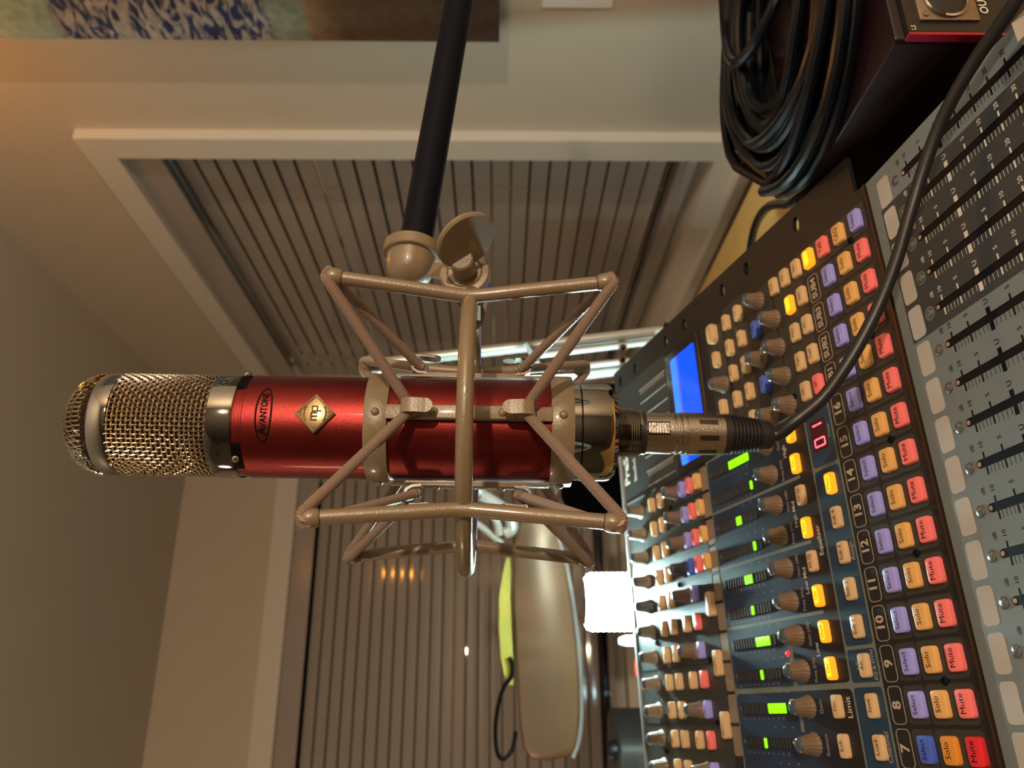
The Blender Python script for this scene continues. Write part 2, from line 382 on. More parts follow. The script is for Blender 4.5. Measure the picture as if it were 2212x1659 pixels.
# rack ear with oval slots on the right
m = MB(); slots = [298.0, 331.0, 237.0, 204.0, 144.0, 111.0, 51.8]; ys = sorted(slots); y = -2.0
for sy in ys:
    m.box(199, y, -6.5, 227, sy - 6, -3.5); c = (213.5, sy)
    outer = []; inner = []
    n = 24
    for k in range(n):
        a = 2*pi*(k + .5)/n; ox, oy = cos(a), sin(a); q = max(abs(ox)/14, abs(oy)/6)
        outer.append((213 + ox/q, sy + oy/q)); inner.append((213.5 + 5.6*ox, sy + 3.1*oy))
    vs = [(x_, y_, -3.5) for x_, y_ in outer] + [(x_, y_, -3.5) for x_, y_ in inner] + [(x_, y_, -6.5) for x_, y_ in inner] + [(x_, y_, -6.5) for x_, y_ in outer]
    fs = []
    for k in range(n):
        j = (k+1) % n
        for q in range(4): fs.append((q*n + k, q*n + j, ((q+1) % 4)*n + j, ((q+1) % 4)*n + k))
    m.add(vs, fs); y = sy + 6
m.box(199, y, -6.5, 227, YT, -3.5); m.box(197.5, -2, -30, 200.5, YT, -3.5)
m.build('rack_ear', c_blk, mx, K)

# cells printed on the panel
p = 20.33
ch = {n: (n - 12)*p for n in range(5, 22)}                       # 17..20 are the subgroups, 21 the master
m_cell = MB(); m_num = MB(); m_dig = MB()
for n in range(5, 21):
    x = ch[n]
    m_cell.rr(x, 32.3, 18.2, 14.4, 2.2, P0, P0 + .25); m_cell.rr(x, 9.6, 18.4, 29.6, 2.4, P0, P0 + .25)
    m_num.outline(x, 46.0, 18.4, 9.6, 2.6, .38, P0, P0 + .2)
    if n <= 16: txt(m_dig, str(n), x, 46.0, P0 + .2, 8.2, bold=.03)
    else: txt(m_dig, 'SUB%d' % (n - 16), x, 46.0, P0 + .2, 6.3, bold=.03)
x = 182.9; m_cell.rr(x, 25, 18.4, 66, 2.4, P0, P0 + .25); m_cell.rr(142, 70, 98, 32, 2.4, P0, P0 + .2)
m_cell.rr(150, 133, 96, 28, 2.4, P0, P0 + .2); m_cell.rr(142, 96, 98, 16, 2, P0, P0 + .15); m_cell.rr(146, 162, 90, 22, 3, P0, P0 + .15)
o = m_cell.build('cell_field', c_cell, mx, K); o['kind'] = 'stuff'
o = m_num.build('number_frame', c_print, mx, K); o['kind'] = 'stuff'
o = m_dig.build('channel_number', mat('number_print', (.46,.38,.31), .6), mx, K); o['kind'] = 'stuff'
# assign row and fat channel section
m = MB(); m.rr(-60.9, 65.5, 17.2, 22, 2, P0, P0 + .3); m.rr(.2, 65.5, 101, 22, 2, P0, P0 + .3); m.rr(-101, 65.5, 58, 22, 2, P0, P0 + .3); m.rr(72.6, 65.5, 39, 22, 2, P0, P0 + .3); m.rr(-185, 65.5, 104, 22, 2, P0, P0 + .3)
m.build('assign_panel', c_blue, mx, K)
m = MB(); m.rr(11.2, 137, 160.2, 117.6, 3, P0, P0 + .3); m.rr(-121.5, 137, 98.5, 117.6, 3, P0, P0 + .3); m.rr(-204, 137, 62, 117.6, 3, P0, P0 + .3); m.build('channel_strip_panel', c_navy, mx, K)
slab('pale_rim', rect(XL, 53.2, 94.2, 197.6), c_pale, P0, P0 + .12)
m = MB()
for x in (-29.6, 11.8, 52.4): m.box(x - 1.0, 90.5, P0 + .3, x + 1.0, 195.5, P0 + .36)
m.box(-62, 125.5, P0 + .3, -46, 128.8, P0 + .35); m.box(-95, 126.0, P0 + .3, -84, 129.2, P0 + .35)
for k in range(4): m.box(-48 + 7*k - 22, 126 - (k % 2), P0 + .3, -45 + 7*k - 22, 130, P0 + .35)
o = m.build('divider_print', c_pale, mx, K)
slab('divider_strip', rect(93.6, 53, 95.4, YT), c_cell, P0, P0 + .8)  # raised grey divider between the channel section and the right section
m = MB()
for k in range(-5, 5):
    m.rr((k - .5)*p + 10.2 + 0*p, 202, 18.4, 9.6, 1.6, P0 + .25, P0 + .45)
m.build('tan_strip', c_tan, mx, K)
m = MB()
for k in range(-1, 5): m.box(k*p + 10.4, 199, P0 + .25, k*p + 11.4, 262, P0 + .6)
for k in range(-11, -1, 2): m.box(k*p + 10.4, 199, P0 + .25, k*p + 11.4, 338, P0 + .6)
m.build('strip_groove', c_blk, mx, K)

# lettering on the panel
m = MB(); mw = MB()
txt(mw, 'Equalizer', 11, 82.6, P0 + .4, 5.0); txt(m, 'Assign', 0, 56.7, P0 + .4, 4.2); txt(mw, 'Limit', -82, 82.6, P0 + .4, 5.6)
txt(m, 'Channel', -101.5, 57.6, P0 + .4, 4.6); txt(m, 'EQ & DYN', -61, 56.8, P0 + .4, 3.4); txt(m, 'A/B', -61, 69.4, P0 + .4, 3.2); txt(m, 'Preset', 72, 57, P0 + .4, 3.2)
for k, w in enumerate(('Gain', 'Freq (Hz)', 'Gain (dB)', 'Freq (Hz)', 'Gain (dB)', 'Freq (Hz)', 'Gain (dB)', 'Freq (Hz)', 'Gain (dB)')):
    txt(m, w, -81.3 + k*p, 107, P0 + .4, 3.6 if k else 4.2)
txt(m, 'Release', -101.6, 107, P0 + .4, 3.8)
for x, w in ((-50, 'Low'), (-10, 'Low Mid'), (31, 'High Mid'), (72, 'High')): txt(mw, w, x, 101.5, P0 + .4, 4.6)
for k in range(-7, 5):                                                # scales beside the level meters
    x = k*p
    for j in range(9): txt(m, ('15','12','9','6','3','0','3','6','9')[j], x - 6.2, 145 + j*5.4, P0 + .4, 2.0)
    for j in range(4): txt(m, ('.', '2', '7', '+')[j], x + 9, 128 + j*9.0, P0 + .4, 2.6)
    txt(m, 'dB', x, 191.8, P0 + .4, 2.4)
for k, w in enumerate(('Level', 'Source', 'Mic', 'Phones', 'Monitor')):
    x = 102 + k*p; txt(m, w, x, 75.6, P0 + .4, 2.8); txt(m, ('Talkback', 'Monitor', 'Headphone', 'Speaker 2', 'Solo')[k], x, 76.8 + .0*k, P0 + .25, .01)
for k in range(5): txt(m, ('Talk', 'Mains', 'Phones', 'Solo', 'Mute')[k], 102 + k*p, 63.2, P0 + .4, 2.2)
for k in range(8):                                                    # small captions of the pages and the upper buttons
    txt(m, ('AUX', 'Page', 'Copy', 'Load', 'FX', 'GEQ', 'Meters', 'Gate')[k], 106 + k*11.2, 133.2, P0 + .4, 2.4)
for k in range(-7, 5):
    txt(m, ('Trim', 'Gain')[k % 2], k*p, 300.5, P0 + .6, 2.6); txt(m, '-12', k*p - 8, 306, P0 + .6, 2.2); txt(m, '+60', k*p + 8, 306, P0 + .6, 2.2)
    txt(m, 'Bal', k*p, 258, P0 + .6, 2.4)
for k in range(8):
    x = 99.6 + k*12.75
    if k == 2: m.box(x - .4, 243, P0 + .25, x + .4, 293, P0 + .45)
    else: m.box(x - .4, 243, P0 + .25, x + .4, 293, P0 + .45)
    if k in (1, 7):
        for j in range(13): m.box(x - 4.4, 246 + j*3.6, P0 + .25, x - .8, 247.0 + j*3.6, P0 + .45)
o = m.build('panel_lettering', c_print, mx, K); o['kind'] = 'stuff'
txt(mw, 'PreSonus', 138, 332, P0 + .5, 14.5, bold=.035); txt(mw, 'StudioLive 16.4.2', 136, 315.5, P0 + .5, 7.5, bold=.02)
o = mw.build('large_lettering', c_printw, mx, K); o['kind'] = 'stuff'

# buttons
def btn_mesh(w, h, r, mt, z=0.0, hh=3.2):
    m = MB(); m.rr(0, 0, w, h, r, -hh, z, .8, seg=3); return m.mesh('button', mt, K)
c_mute = mat('mute_red', (.95,.19,.19), .38, coat=.15); c_solo = mat('solo_amber', (.76,.42,.14), .38, coat=.15); c_sel = mat('select_lilac', (.33,.32,.86), .38, coat=.15)
c_selb = mat('blue_and_shaded_select', (.06,.12,.60), .38, coat=.15); c_mute_shaded = mat('mute_red_shaded', (.75,.02,.03), .38, coat=.15); c_solo_shaded = mat('solo_amber_shaded', (.72,.27,.03), .38, coat=.15)  # deep copies paint shadow on one channel's keys; blue also colours the tap keys
c_cream = mat('button_cream', (.66,.44,.24), .38, coat=.15); c_lit = mat('button_lit', (.35,.12,.01), .4, emit=(1,.33,.01), es=.40)
c_litc = mat('button_lit_core', (.35,.2,.02), .4, emit=(1,.52,.012), es=.52)
big = {k: btn_mesh(12.8, 9.0, 1.8, v) for k, v in dict(m=c_mute, s=c_solo, l=c_sel, b=c_selb, r=c_mute_shaded, o=c_solo_shaded, c=c_cream, y=c_lit).items()}
med = {k: btn_mesh(12.6, 7.4, 1.8, v) for k, v in dict(c=c_cream, y=c_lit, m=c_mute).items()}
sml = {k: btn_mesh(12.4, 6.0, 1.9, v, z=1.4, hh=3.2) for k, v in dict(c=c_cream, m=c_mute, l=c_sel, b=c_selb, s=c_solo).items()}
lng = btn_mesh(17.6, 7.0, 1.9, c_cream, z=1.4)
sqr = btn_mesh(15.5, 9.5, 3.5, c_cream, z=1.8)
core = MB(); core.rr(.2, .6, 9.6, 4.2, 1.6, 0, .05); core = core.mesh('lit_core', c_litc, K)
_bt = {}
def button(me, x, y, word=None, size=4.4, z=0.0, lit=False, dy=.6, lab=None):
    o = place('button', me, mx, V(x, y, 0)*K)
    if lab: o['label'] = lab
    if lit: place('lit_core', core, o, V(0, 0, z)*K)
    if word:
        key = (word, size, z, dy)
        if key not in _bt:
            m = MB(); txt(m, word, 0, dy, z + .08, size, bold=.0); _bt[key] = m.mesh('lettering', M['ink'], K)
        place('lettering', _bt[key], o)
    return o
for n in range(5, 21):
    x = ch[n]
    k3 = ('r', 'o', 'b') if n == 7 else ('m', 's', 'l')  # this channel's keys carry their shadow in the colour
    button(big[k3[0]], x, 0, 'Mute', 4.5, dy=.9); button(big[k3[1]], x, 15.0, 'Solo', 4.4, dy=.9); button(big[k3[2]], x, 30.1, 'Select', 4.0, dy=.9)
x = 182.9
button(big['l'], x, 0, 'Select', 4.0, dy=.9); button(big['s'], x, 15.1, 'GEQ', 4.4); button(big['m'], x, 30.2, 'Talk', 4.4); button(big['y'], x, 44.3, None, lit=True, lab='lit yellow button')
for y in (57.2, 69.8, 82.1): button(med['c'], x, y, 'Main', 2.6)
for n, w, lit in ((5, 'Thresh', 0), (6, 'Ratio', 0), (7, 'Soft', 0), (8, 'On', 0), (9, 'On', 1), (10, 'Shelf', 1), (11, 'On', 1), (12, 'Hi Q', 0), (13, 'On', 1), (14, 'Hi Q', 0), (15, 'On', 1), (16, 'Shelf', 1)):
    button(med['y' if lit else 'c'], ch[n], 91.0, w, 3.9, lit=lit, lab='lit yellow button' if lit else None)
for n, w, lit in ((5, 'Copy', 0), (6, 'Paste', 0), (7, 'Load', 0), (8, 'Save', 0), (9, 'Alt', 0), (10, 'Sub 1', 0), (11, 'Sub 2', 0), (12, 'Sub 3', 0), (13, 'Sub 4', 0), (14, 'Main', 1)):
    button(med['y' if lit else 'c'], ch[n], 62.7, w, 3.9, lit=lit, lab='lit yellow button' if lit else None)
for k in range(4):
    xx = 162.6 - k*p
    button(med['m' if k == 3 else 'c'], xx, 56.8, ('Solo', 'PFL', 'Tape', 'SIP')[k], 3.2); button(med['y' if k == 0 else 'c'], xx, 69.3, None if k == 0 else ('', 'Main', 'Tape', 'AFL')[k], 3.2, lit=k == 0, lab='lit yellow button' if k == 0 else None)
for k in range(5):
    button(sml['c'], 184.4 - k*p, 141.3, 'Aux', 2.8, z=1.4); button(sml['c'], 184.4 - k*p, 125.4, 'FX', 2.8, z=1.4)
button(sml['b'], 163.0, 108, 'Tap', 2.6, z=1.4); button(sml['b'], 121.6, 107.6, 'Tap', 2.6, z=1.4)
button(sqr, 184.5, 161.5); button(sml['c'], 162.7, 160.5); button(sml['c'], 124.0, 160.0); button(sml['c'], 103.5, 160.0)
for n in range(5, 17):
    x = ch[n]
    if n >= 13:
        button(sml['c'], x, 287, 'Post', 2.4, z=1.4); button(sml['c'], x, 271, '48V', 2.4, z=1.4)
        for yy, kk, w in ((233.5, 'l', 'Select'), (221.3, 'm', 'Mute'), (209.2, 's', 'Solo')): button(sml['b' if (kk == 'l' and n == 13) else kk], x, yy, w, 2.6, z=1.4)
    elif n % 2:
        for yy, kk in ((287, 'c'), (271, 'c'), (249, 'c'), (233, 'm')): button(sml[kk], x, yy, 'Mute' if kk == 'm' else 'Post', 2.6, z=1.4)
    else:
        for yy, kk in ((287, 'c'), (271, 'c'), (232.5, 'l')): button(sml[kk], x, yy, 'Solo' if kk == 'l' else '48V', 2.6, z=1.4)
        button(lng, x - 10.2, 211.3, 'Digital Return', 2.4, z=1.4)

# knobs
c_knob = mat('knob_grey', (.18,.125,.085), .36, noise=.05, coat=.1); c_cap = mat('knob_cap', (.05,.075,.11), .16, coat=.6); c_knobd = mat('knob_black', (.03,.025,.03), .35, coat=.1)
def knob_mesh(rb, rt, h, mt):
    m = MB(); m.lathe([(rb + .8, P0), (rb + .7, P0 + 1.0), (rb, P0 + 1.8), (rb - .5, P0 + 4), (rt + .35, h - 2.2), (rt, h - .5)], 36, flute=(.07, 18, 1)); a = m.mesh('knob', mt, K)
    c = MB(); c.lathe([(rt + .02, h - .5), (rt - .5, h + .25), (rt*.6, h + .75), (.0, h + .95)], 24); b = c.mesh('knob_cap', c_cap, K)
    q = MB(); q.box(-.22, rt*.35, h + .55, .22, rt - .1, h + .85); q.box(-.25, rt - .1, h - 3, .25, rt + .5, h + .1); d = q.mesh('pointer', c_printw, K)
    return a, b, d
kn1 = knob_mesh(6.1, 4.1, 9.0, c_knob); kn2 = knob_mesh(5.6, 3.9, 10.0, c_knob); kn3 = knob_mesh(5.6, 3.9, 10.0, c_knobd)
def knob(kn, x, y, a):
    o = place('knob', kn[0], mx, V(x, y, 0)*K); place('knob_cap', kn[1], o); place('pointer', kn[2], o, rot=(0, 0, a))
    o['label'] = 'tapered grey rotary knob'
for n in range(5, 17): knob(kn1, ch[n] + .1, 118.2, random.uniform(-2, 2))
for n in range(5, 17):
    knob(kn3 if n == 12 else kn2, ch[n], 311.5, random.uniform(-2, 2))
    if n % 2 == 0 or n >= 13: knob(kn3 if n == 13 else kn2, ch[n], 245.5, random.uniform(-2, 2))
for x, y in ((182.3, 102), (161.4, 88.4), (140.4, 88.8), (119.6, 88.2), (99.3, 87.8), (140.8, 108.8), (98.8, 107.2), (141.5, 157.5)): knob(kn1, x, y, random.uniform(-2, 2))

# level meters with lit segments
c_seg = mat('meter_window', (.008,.010,.012), .25, coat=.4); c_grn = mat('meter_green', (.2,1,0), .4, emit=(.16,1,.0), es=.55); c_rib = mat('meter_rib', (.030,.034,.036), .35)
mm = MB(); mm.rr(0, 165.2, 6.8, 50, .8, P0 + .3, P0 + .7); me_m = mm.mesh('level_meter', c_seg, K)
mr_ = MB(); [mr_.box(-2.9, 141.2 + j*3.2, P0 + .7, 2.9, 142.6 + j*3.2, P0 + 1.0) for j in range(16)]; me_r = mr_.mesh('meter_rib', c_rib, K)
sg = MB(); sg.rr(0, 0, 6.0, 2.5, .8, P0 + .7, P0 + 1.25, .2); me_s = sg.mesh('lit_segment', c_grn, K)
lit = {7: (8,), 8: range(0, 6), 9: (6,), 10: range(2, 7), 11: (6,), 12: (5, 6, 7), 13: (2,), 14: (6, 7), 15: (0,), 16: range(0, 8), 6: (3,), 5: (4, 5)}
for n in range(5, 17):
    o = place('level_meter', me_m, mx, V(ch[n] - .3, 0, 0)*K)
    q = place('meter_rib', me_r, o); q['kind'] = 'stuff'
    for j in lit[n]: place('lit_segment', me_s, o, V(0, 141.9 + j*3.2, 0)*K)
m = MB(); m.lathe([(1.7, P0), (1.7, P0 + .9), (1.0, P0 + 1.6), (0, P0 + 1.8)], 16); o = place('indicator_led', m.mesh('indicator_led', mat('led_red', (1,.02,.02), .3, emit=(1,.01,.02), es=.8), K), mx, V(-50.3, 130.8, 0)*K)
# seven segment display reading 01
c_7 = mat('digit_red', (1,.1,.1), .4, emit=(1,.05,.08), es=1.6); c_7w = mat('digit_window', (.06,.002,.008), .2, coat=.4)
m = MB(); m.rr(72.0, 66, 19, 14, .8, P0 + .3, P0 + .6); o7 = m.build('number_display', c_7w, mx, K)
m = MB(); z = P0 + .62
def seg7(cx, cy, on):
    w, h, t = 4.6, 9.0, 1.0
    S7 = dict(a=(-w/2, h/2 - t/2, w/2, h/2 + t/2), g=(-w/2, -t/2, w/2, t/2), d=(-w/2, -h/2 - t/2, w/2, -h/2 + t/2), f=(-w/2 - t/2, .3, -w/2 + t/2, h/2 - .3), b=(w/2 - t/2, .3, w/2 + t/2, h/2 - .3), e=(-w/2 - t/2, -h/2 + .3, -w/2 + t/2, -.3), c=(w/2 - t/2, -h/2 + .3, w/2 + t/2, -.3))
    for k in on: a = S7[k]; m.box(cx + a[0], cy + a[1], z, cx + a[2], cy + a[3], z + .15)
seg7(67.2, 66, 'abcdef'); seg7(76.0, 66, 'bc'); m.build('lit_digit', c_7, o7, K)
# blue screen
def lcd():
    m = mat('screen_blue', (0,.02,.3), .15); nt = m.node_tree; b = nt.nodes['Principled BSDF']; L = nt.links.new
    tc = nt.nodes.new('ShaderNodeTexCoord'); sp = nt.nodes.new('ShaderNodeSeparateXYZ'); L(tc.outputs['Object'], sp.inputs[0])
    mr = nt.nodes.new('ShaderNodeMapRange'); mr.inputs['From Min'].default_value = .190; mr.inputs['From Max'].default_value = .2305
    r = nt.nodes.new('ShaderNodeValToRGB'); L(sp.outputs['Y'], mr.inputs['Value']); L(mr.outputs[0], r.inputs[0])
    e = r.color_ramp; e.elements[0].position = 0; e.elements[0].color = (.0,.065,1,1); e.elements[1].position = 1; e.elements[1].color = (.12,.20,1,1)
    for p_, c in ((.66,(.0,.07,1,1)),(.74,(.10,.10,.85,1)),(.84,(.0,.30,1,1)),(.93,(.05,.20,1,1))): q = e.elements.new(p_); q.color = c
    L(r.outputs[0], b.inputs['Emission Color']); b.inputs['Emission Strength'].default_value = .42; return m
m = MB(); m.rr(146.5, 212, 107, 55, 3, P0, P0 + 1.2, .4); scr = m.build('screen', mat('screen_surround', (.010,.010,.013), .3, coat=.3), mx, K)
m = MB(); m.rr(145.6, 210.3, 92, 40, 2.5, P0 + 1.2, P0 + 1.4); m.build('blue_display', lcd(), scr, K)

# screws on the button panel
def screw_mesh(r, mt):
    m = MB(); m.lathe([(r, 0), (r, .5), (r*.8, 1.0), (r*.45, 1.1), (r*.42, .4), (0, .35)], 20); return m.mesh('screw', mt, K)
scb = screw_mesh(2.1, M['polish'])
for x, y in ((-9.9, 10.8), (-71.1, 10.8), (51.0, 10.8), (111.9, 8.4), (174.2, 7.9), (-132, 10.8), (-29.6, 306), (-111, 306), (72, 258), (10, 258), (-48, 224), (-90, 224), (103, 82)): place('screw', scb, mx, V(x, y, P0 + .25)*K)

# fader facet: slots, scales, screws, label strips, caps
MF = Matrix.Diagonal((K, K, K, 1)) @ FM @ Matrix.Diagonal((1/K, 1/K, 1/K, 1))
Mf_rot = FM.to_euler()
def onf(o, x, y, z=0): o.location = (FM @ V(x, y, z))*K; o.rotation_euler = Mf_rot; return o
m = MB(); m.rr(0, -60, 3.3, 120.6, 1.6, -.2, .06); sl = m.mesh('fader_slot', mat('slot_black', (.002,.002,.004), .4, spec=.2), K)
m = MB(); m.outline(0, -60, 4.0, 121.4, 2.0, .36, -.2, .16, seg=6); sr = m.mesh('slot_rim', M['polish'], K)
m = MB(); m.lathe([(1.15, 0), (1.15, .2), (.7, .3), (0, .3)], 12); st_ = m.mesh('slot_stop', mat('slot_stop_copper', (.55,.38,.28), .35, metal=.5), K)
m = MB(); m.lathe([(3.6, -.1), (3.6, .1), (2.9, .12), (2.8, -.3)], 20); ssk = m.mesh('screw_sink', c_fader, K)
m = MB(); m.lathe([(2.7, 0), (2.6, .5), (1.8, .95), (0, 1.05)], 20); m.box(-1.2, -.22, 1.0, 1.2, .22, 1.12); m.box(-.22, -1.2, 1.0, .22, 1.2, 1.12); scf = m.mesh('screw', mat('screw_dark', (.26,.28,.30), .30, metal=.9), K)
m = MB(); m.rr(0, 0, 17.4, 10.2, 2.3, 0, .12); tp = m.mesh('label_strip', c_tape, K)
cap_m = MB(); cap_m.rings([[(-5.6,-10,4.5),(5.6,-10,4.5),(5.6,10,4.5),(-5.6,10,4.5)],[(-5.2,-8.5,11),(5.2,-8.5,11),(5.2,8.5,11),(-5.2,8.5,11)],[(-4.6,-3.0,9.4),(4.6,-3.0,9.4),(4.6,3.0,9.4),(-4.6,3.0,9.4)]])
cap_me = cap_m.mesh('fader_cap', mat('fader_cap_grey', (.42,.38,.34), .35, coat=.2), K)
scale = {}
for dark in (0, 1):
    m = MB(); mt = c_printw if dark else M['ink']
    marks = [(-4.7, '10'), (-16.4, '5'), (-30.0, 'U'), (-43.7, '5'), (-55.3, '10'), (-66.5, '20'), (-77.8, '30'), (-89, '60')]
    for k, (y, w) in enumerate(marks):
        th = 1.25 if w == 'U' else .5
        m.box(-6.4 if w == 'U' else -5.8, y - th, .03, -2.1, y + th, .07); m.box(2.1, y - th, .03, 5.2 if w == 'U' else 4.9, y + th, .07)
        txt(m, w, 8.2, y, .05, 3.5 if w != 'U' else 4.0, bold=.012)
        if k < 7:
            for j in range(1, 5): yy = y + (marks[k+1][0] - y)*j/5; m.box(-5.6, yy - .13, .03, -2.1, yy + .13, .06)
    txt(m, 'dB', 8.2, 1.2, .05, 3.4)
    scale[dark] = m.mesh('fader_scale', mt, K)
for n in range(5, 22):
    x = ch[n] - .1 if n < 21 else 182.6
    dark = 17 <= n <= 20
    o = onf(place('fader_slot', sl, mx), x, 0); place('slot_rim', sr, o); place('slot_stop', st_, o, V(0, -.8, 0)*K)
    onf(place('fader_scale', scale[1 if dark else 0], mx), x, 0)
    q = onf(place('screw', scf, mx), x, 5.8); place('screw_sink', ssk, q)
    onf(place('label_strip', tp, mx), x, 16.2)
    q = onf(place('fader_cap', cap_me, mx), x, -106 if n < 21 else -104.5)

# ------------------------------------------------------------------ the microphone (millimetres, z along its axis, front towards -y)
AX = V(.018, 0, 1).normalized()
def axis_frame(az, h=0.0):
    fr = V(sin(radians(az)), -cos(radians(az)), 0); y = (-fr - AX*(-fr).dot(AX)).normalized(); x = y.cross(AX).normalized()
    return frame(V(-.0226, .389, CZ) + AX*h, x, y, AX)
mic = thing('studio_microphone', 'red tube studio microphone with a silver mesh head in the spider mount', 'microphone', axis_frame(17.5))
R0 = 24.7
m = MB(); m.lathe([(20, 122), (R0 - .9, 122.6), (R0 - .7, 121.2), (R0 - .7, 118.2), (R0 - .35, 117.9), (R0 - .35, 116.9), (R0, 116.5), (R0, -34.6), (20, -35.2)], 96); m.build('body', M['red'], mic, K, angle=28)
m = MB(); m.lathe([(22.5, 121.2), (R0 + .05, 121.3), (R0 + .35, 122.2), (R0 + .35, 132.4), (R0 - .4, 133.0), (21, 133.0)], 96); col = m.build('chrome_collar', M['chrome'], mic, K, angle=28)
def wrapped(mb, u0, u1, z0, z1, r, th, n=10):
    rs = []
    for k in range(n + 1):
        a = (u0 + (u1 - u0)*k/n)
        rs.append([(q*sin(a), -q*cos(a), z) for q, z in ((r, z0), (r + th, z0), (r + th, z1), (r, z1))])
    mb.rings(rs)
for a, b in ((32, 66), (-68, -33)):
    m = MB(); wrapped(m, radians(a), radians(b), 116.9, 121.9, R0 - .75, .55); m.build('switch_slot', M['ink'], mic, K)
for a in (60, -50, 150):
    m = MB(); m.sphere((sin(radians(a))*(R0 + .6), -cos(radians(a))*(R0 + .6), 119.4), 1.9); m.build('switch_pin', M['chrome'], mic, K)
m = MB(); r = R0 + .37
wrapped(m, radians(-30.5), radians(-20.5), 127.7, 128.2, r, .05, 4); wrapped(m, radians(-34.5), radians(-30.5), 126.3, 126.9, r, .05, 3); wrapped(m, radians(-50), radians(-42), 127.0, 127.5, r, .05, 3)
for k in range(16):
    a0, a1 = 2*pi*k/16, 2*pi*(k+1)/16; c0 = radians(40); rr_ = .075
    m.add([(r*1.002*sin(c0 + q*cos(a)), -r*1.002*cos(c0 + q*cos(a)), 128 + q*sin(a)*R0) for q, a in ((rr_, a0), (rr_, a1), (rr_ - .02, a1), (rr_ - .02, a0))], [(0,1,2,3)])
m.build('engraved_marks', M['ink'], col, K)
# woven head
m = MB(); m.lathe([(21.8, 130), (21.8, 180), (20.5, 190), (15, 196.5), (7, 199.5), (0, 200.2)], 48); m.build('inner_screen', M['mesh_in'], mic, K)
def woven():
    m = MB(); nz, na = 21, 72; z0, z1 = 132.5, 178.5; rw = .46; seg = 4
    for k in range(na):                                              # upright wires weaving in and out
        a = 2*pi*k/na; pts = []
        for j in range(nz*2 + 1):
            q = R0 - 1.0 + .42*(1 if (j//1) % 2 else -1)*(1 if k % 2 else -1)*(1 if j % 2 else 0 + 1)
            w = .45*cos(pi*j/1.0*.5 + (pi if k % 2 else 0)); rr2 = R0 - .9 + w
            pts.append((rr2*cos(a), rr2*sin(a), z0 + (z1 - z0)*j/(nz*2)))
        m.tube(pts, rw, seg)
    for j in range(nz):                                              # hoops
        z = z0 + (z1 - z0)*(2*j + 1)/(nz*2); pts = []
        for k in range(na*2):
            a = 2*pi*k/(na*2); w = -.45*cos(pi*k*.5*1.0)*(1 if j % 2 else -1)
            rr2 = R0 - .9 + w; pts.append((rr2*cos(a), rr2*sin(a), z))
        m.tube(pts, rw, seg, closed=True)
    return m
o = woven().build('head_grille', M['mesh'], mic, K, angle=80); o['kind'] = 'stuff'
def domed():
    m = MB(); Rd = 23.9
    def hz(r): return 186.0 + 17.5*sqrt(max(0, 1 - (r/ (Rd + .3))**2.6))
    st = 2.15; n = int(Rd/st)
    for ax in (0, 1):
        for i in range(-n, n + 1):
            c = i*st; L = sqrt(max(0, Rd*Rd - c*c)); ns = max(4, int(L/1.07)); pts = []
            for j in range(-ns, ns + 1):
                t_ = L*j/ns; r = sqrt(c*c + t_*t_); w = .38*(1 if (i + j) % 2 else -1)*(1 if ax else -1)
                pts.append(((c, t_, hz(r) + w) if ax else (t_, c, hz(r) + w)))
            m.tube(pts, .46, 4)
    return m
o = domed().build('head_dome', M['mesh'], mic, K, angle=80); o['kind'] = 'stuff'
m = MB(); m.lathe([(22.6, 178), (R0 - .4, 178), (R0 - .2, 178.8), (R0 - .2, 185.6), (R0 - .7, 186.6), (22.6, 186.8)], 96); m.build('head_band', M['chrome'], mic, K, angle=28)
# badges
def oval_badge():
    m = MB(); n = 48; zc = 106.6; A = radians(31.5); Bz = 3.9; rs = []
    for k in range(n + 1):
        a = 2*pi*k/n
        rs.append([(q*sin(A*cos(a)*s), -q*cos(A*cos(a)*s), zc + Bz*sin(a)*s2) for q, s, s2 in ((R0, 1, 1), (R0 + .18, 1, 1), (R0 + .18, .955, .80), (R0, .955, .80))])
    m.rings(rs, cap0=False, cap1=False)
    vs, fs = text_geo('VANTONE', .03); tv = [(v[0], v[1]) for v in vs]; x0 = min(v[0] for v in tv); x1 = max(v[0] for v in tv)
    def bend(vs2, fs, sx, sz, ox, oz):
        m.add([((R0 + .12)*sin((ox + v[0]*sx)/R0), -(R0 + .12)*cos((ox + v[0]*sx)/R0), zc + oz + v[1]*sz) for v in vs2], fs)
    sx = 17.2/(x1 - x0); bend([(v[0] - x0, v[1]) for v in vs], fs, sx, 4.2, -6.7, -.15)
    vs, fs = text_geo('A', .04); x0 = min(v[0] for v in vs); bend([(v[0] - x0, v[1]) for v in vs], fs, 5.8, 5.6, -10.4, .0)
    return m
oval_badge().build('oval_badge', M['ink'], mic, K)
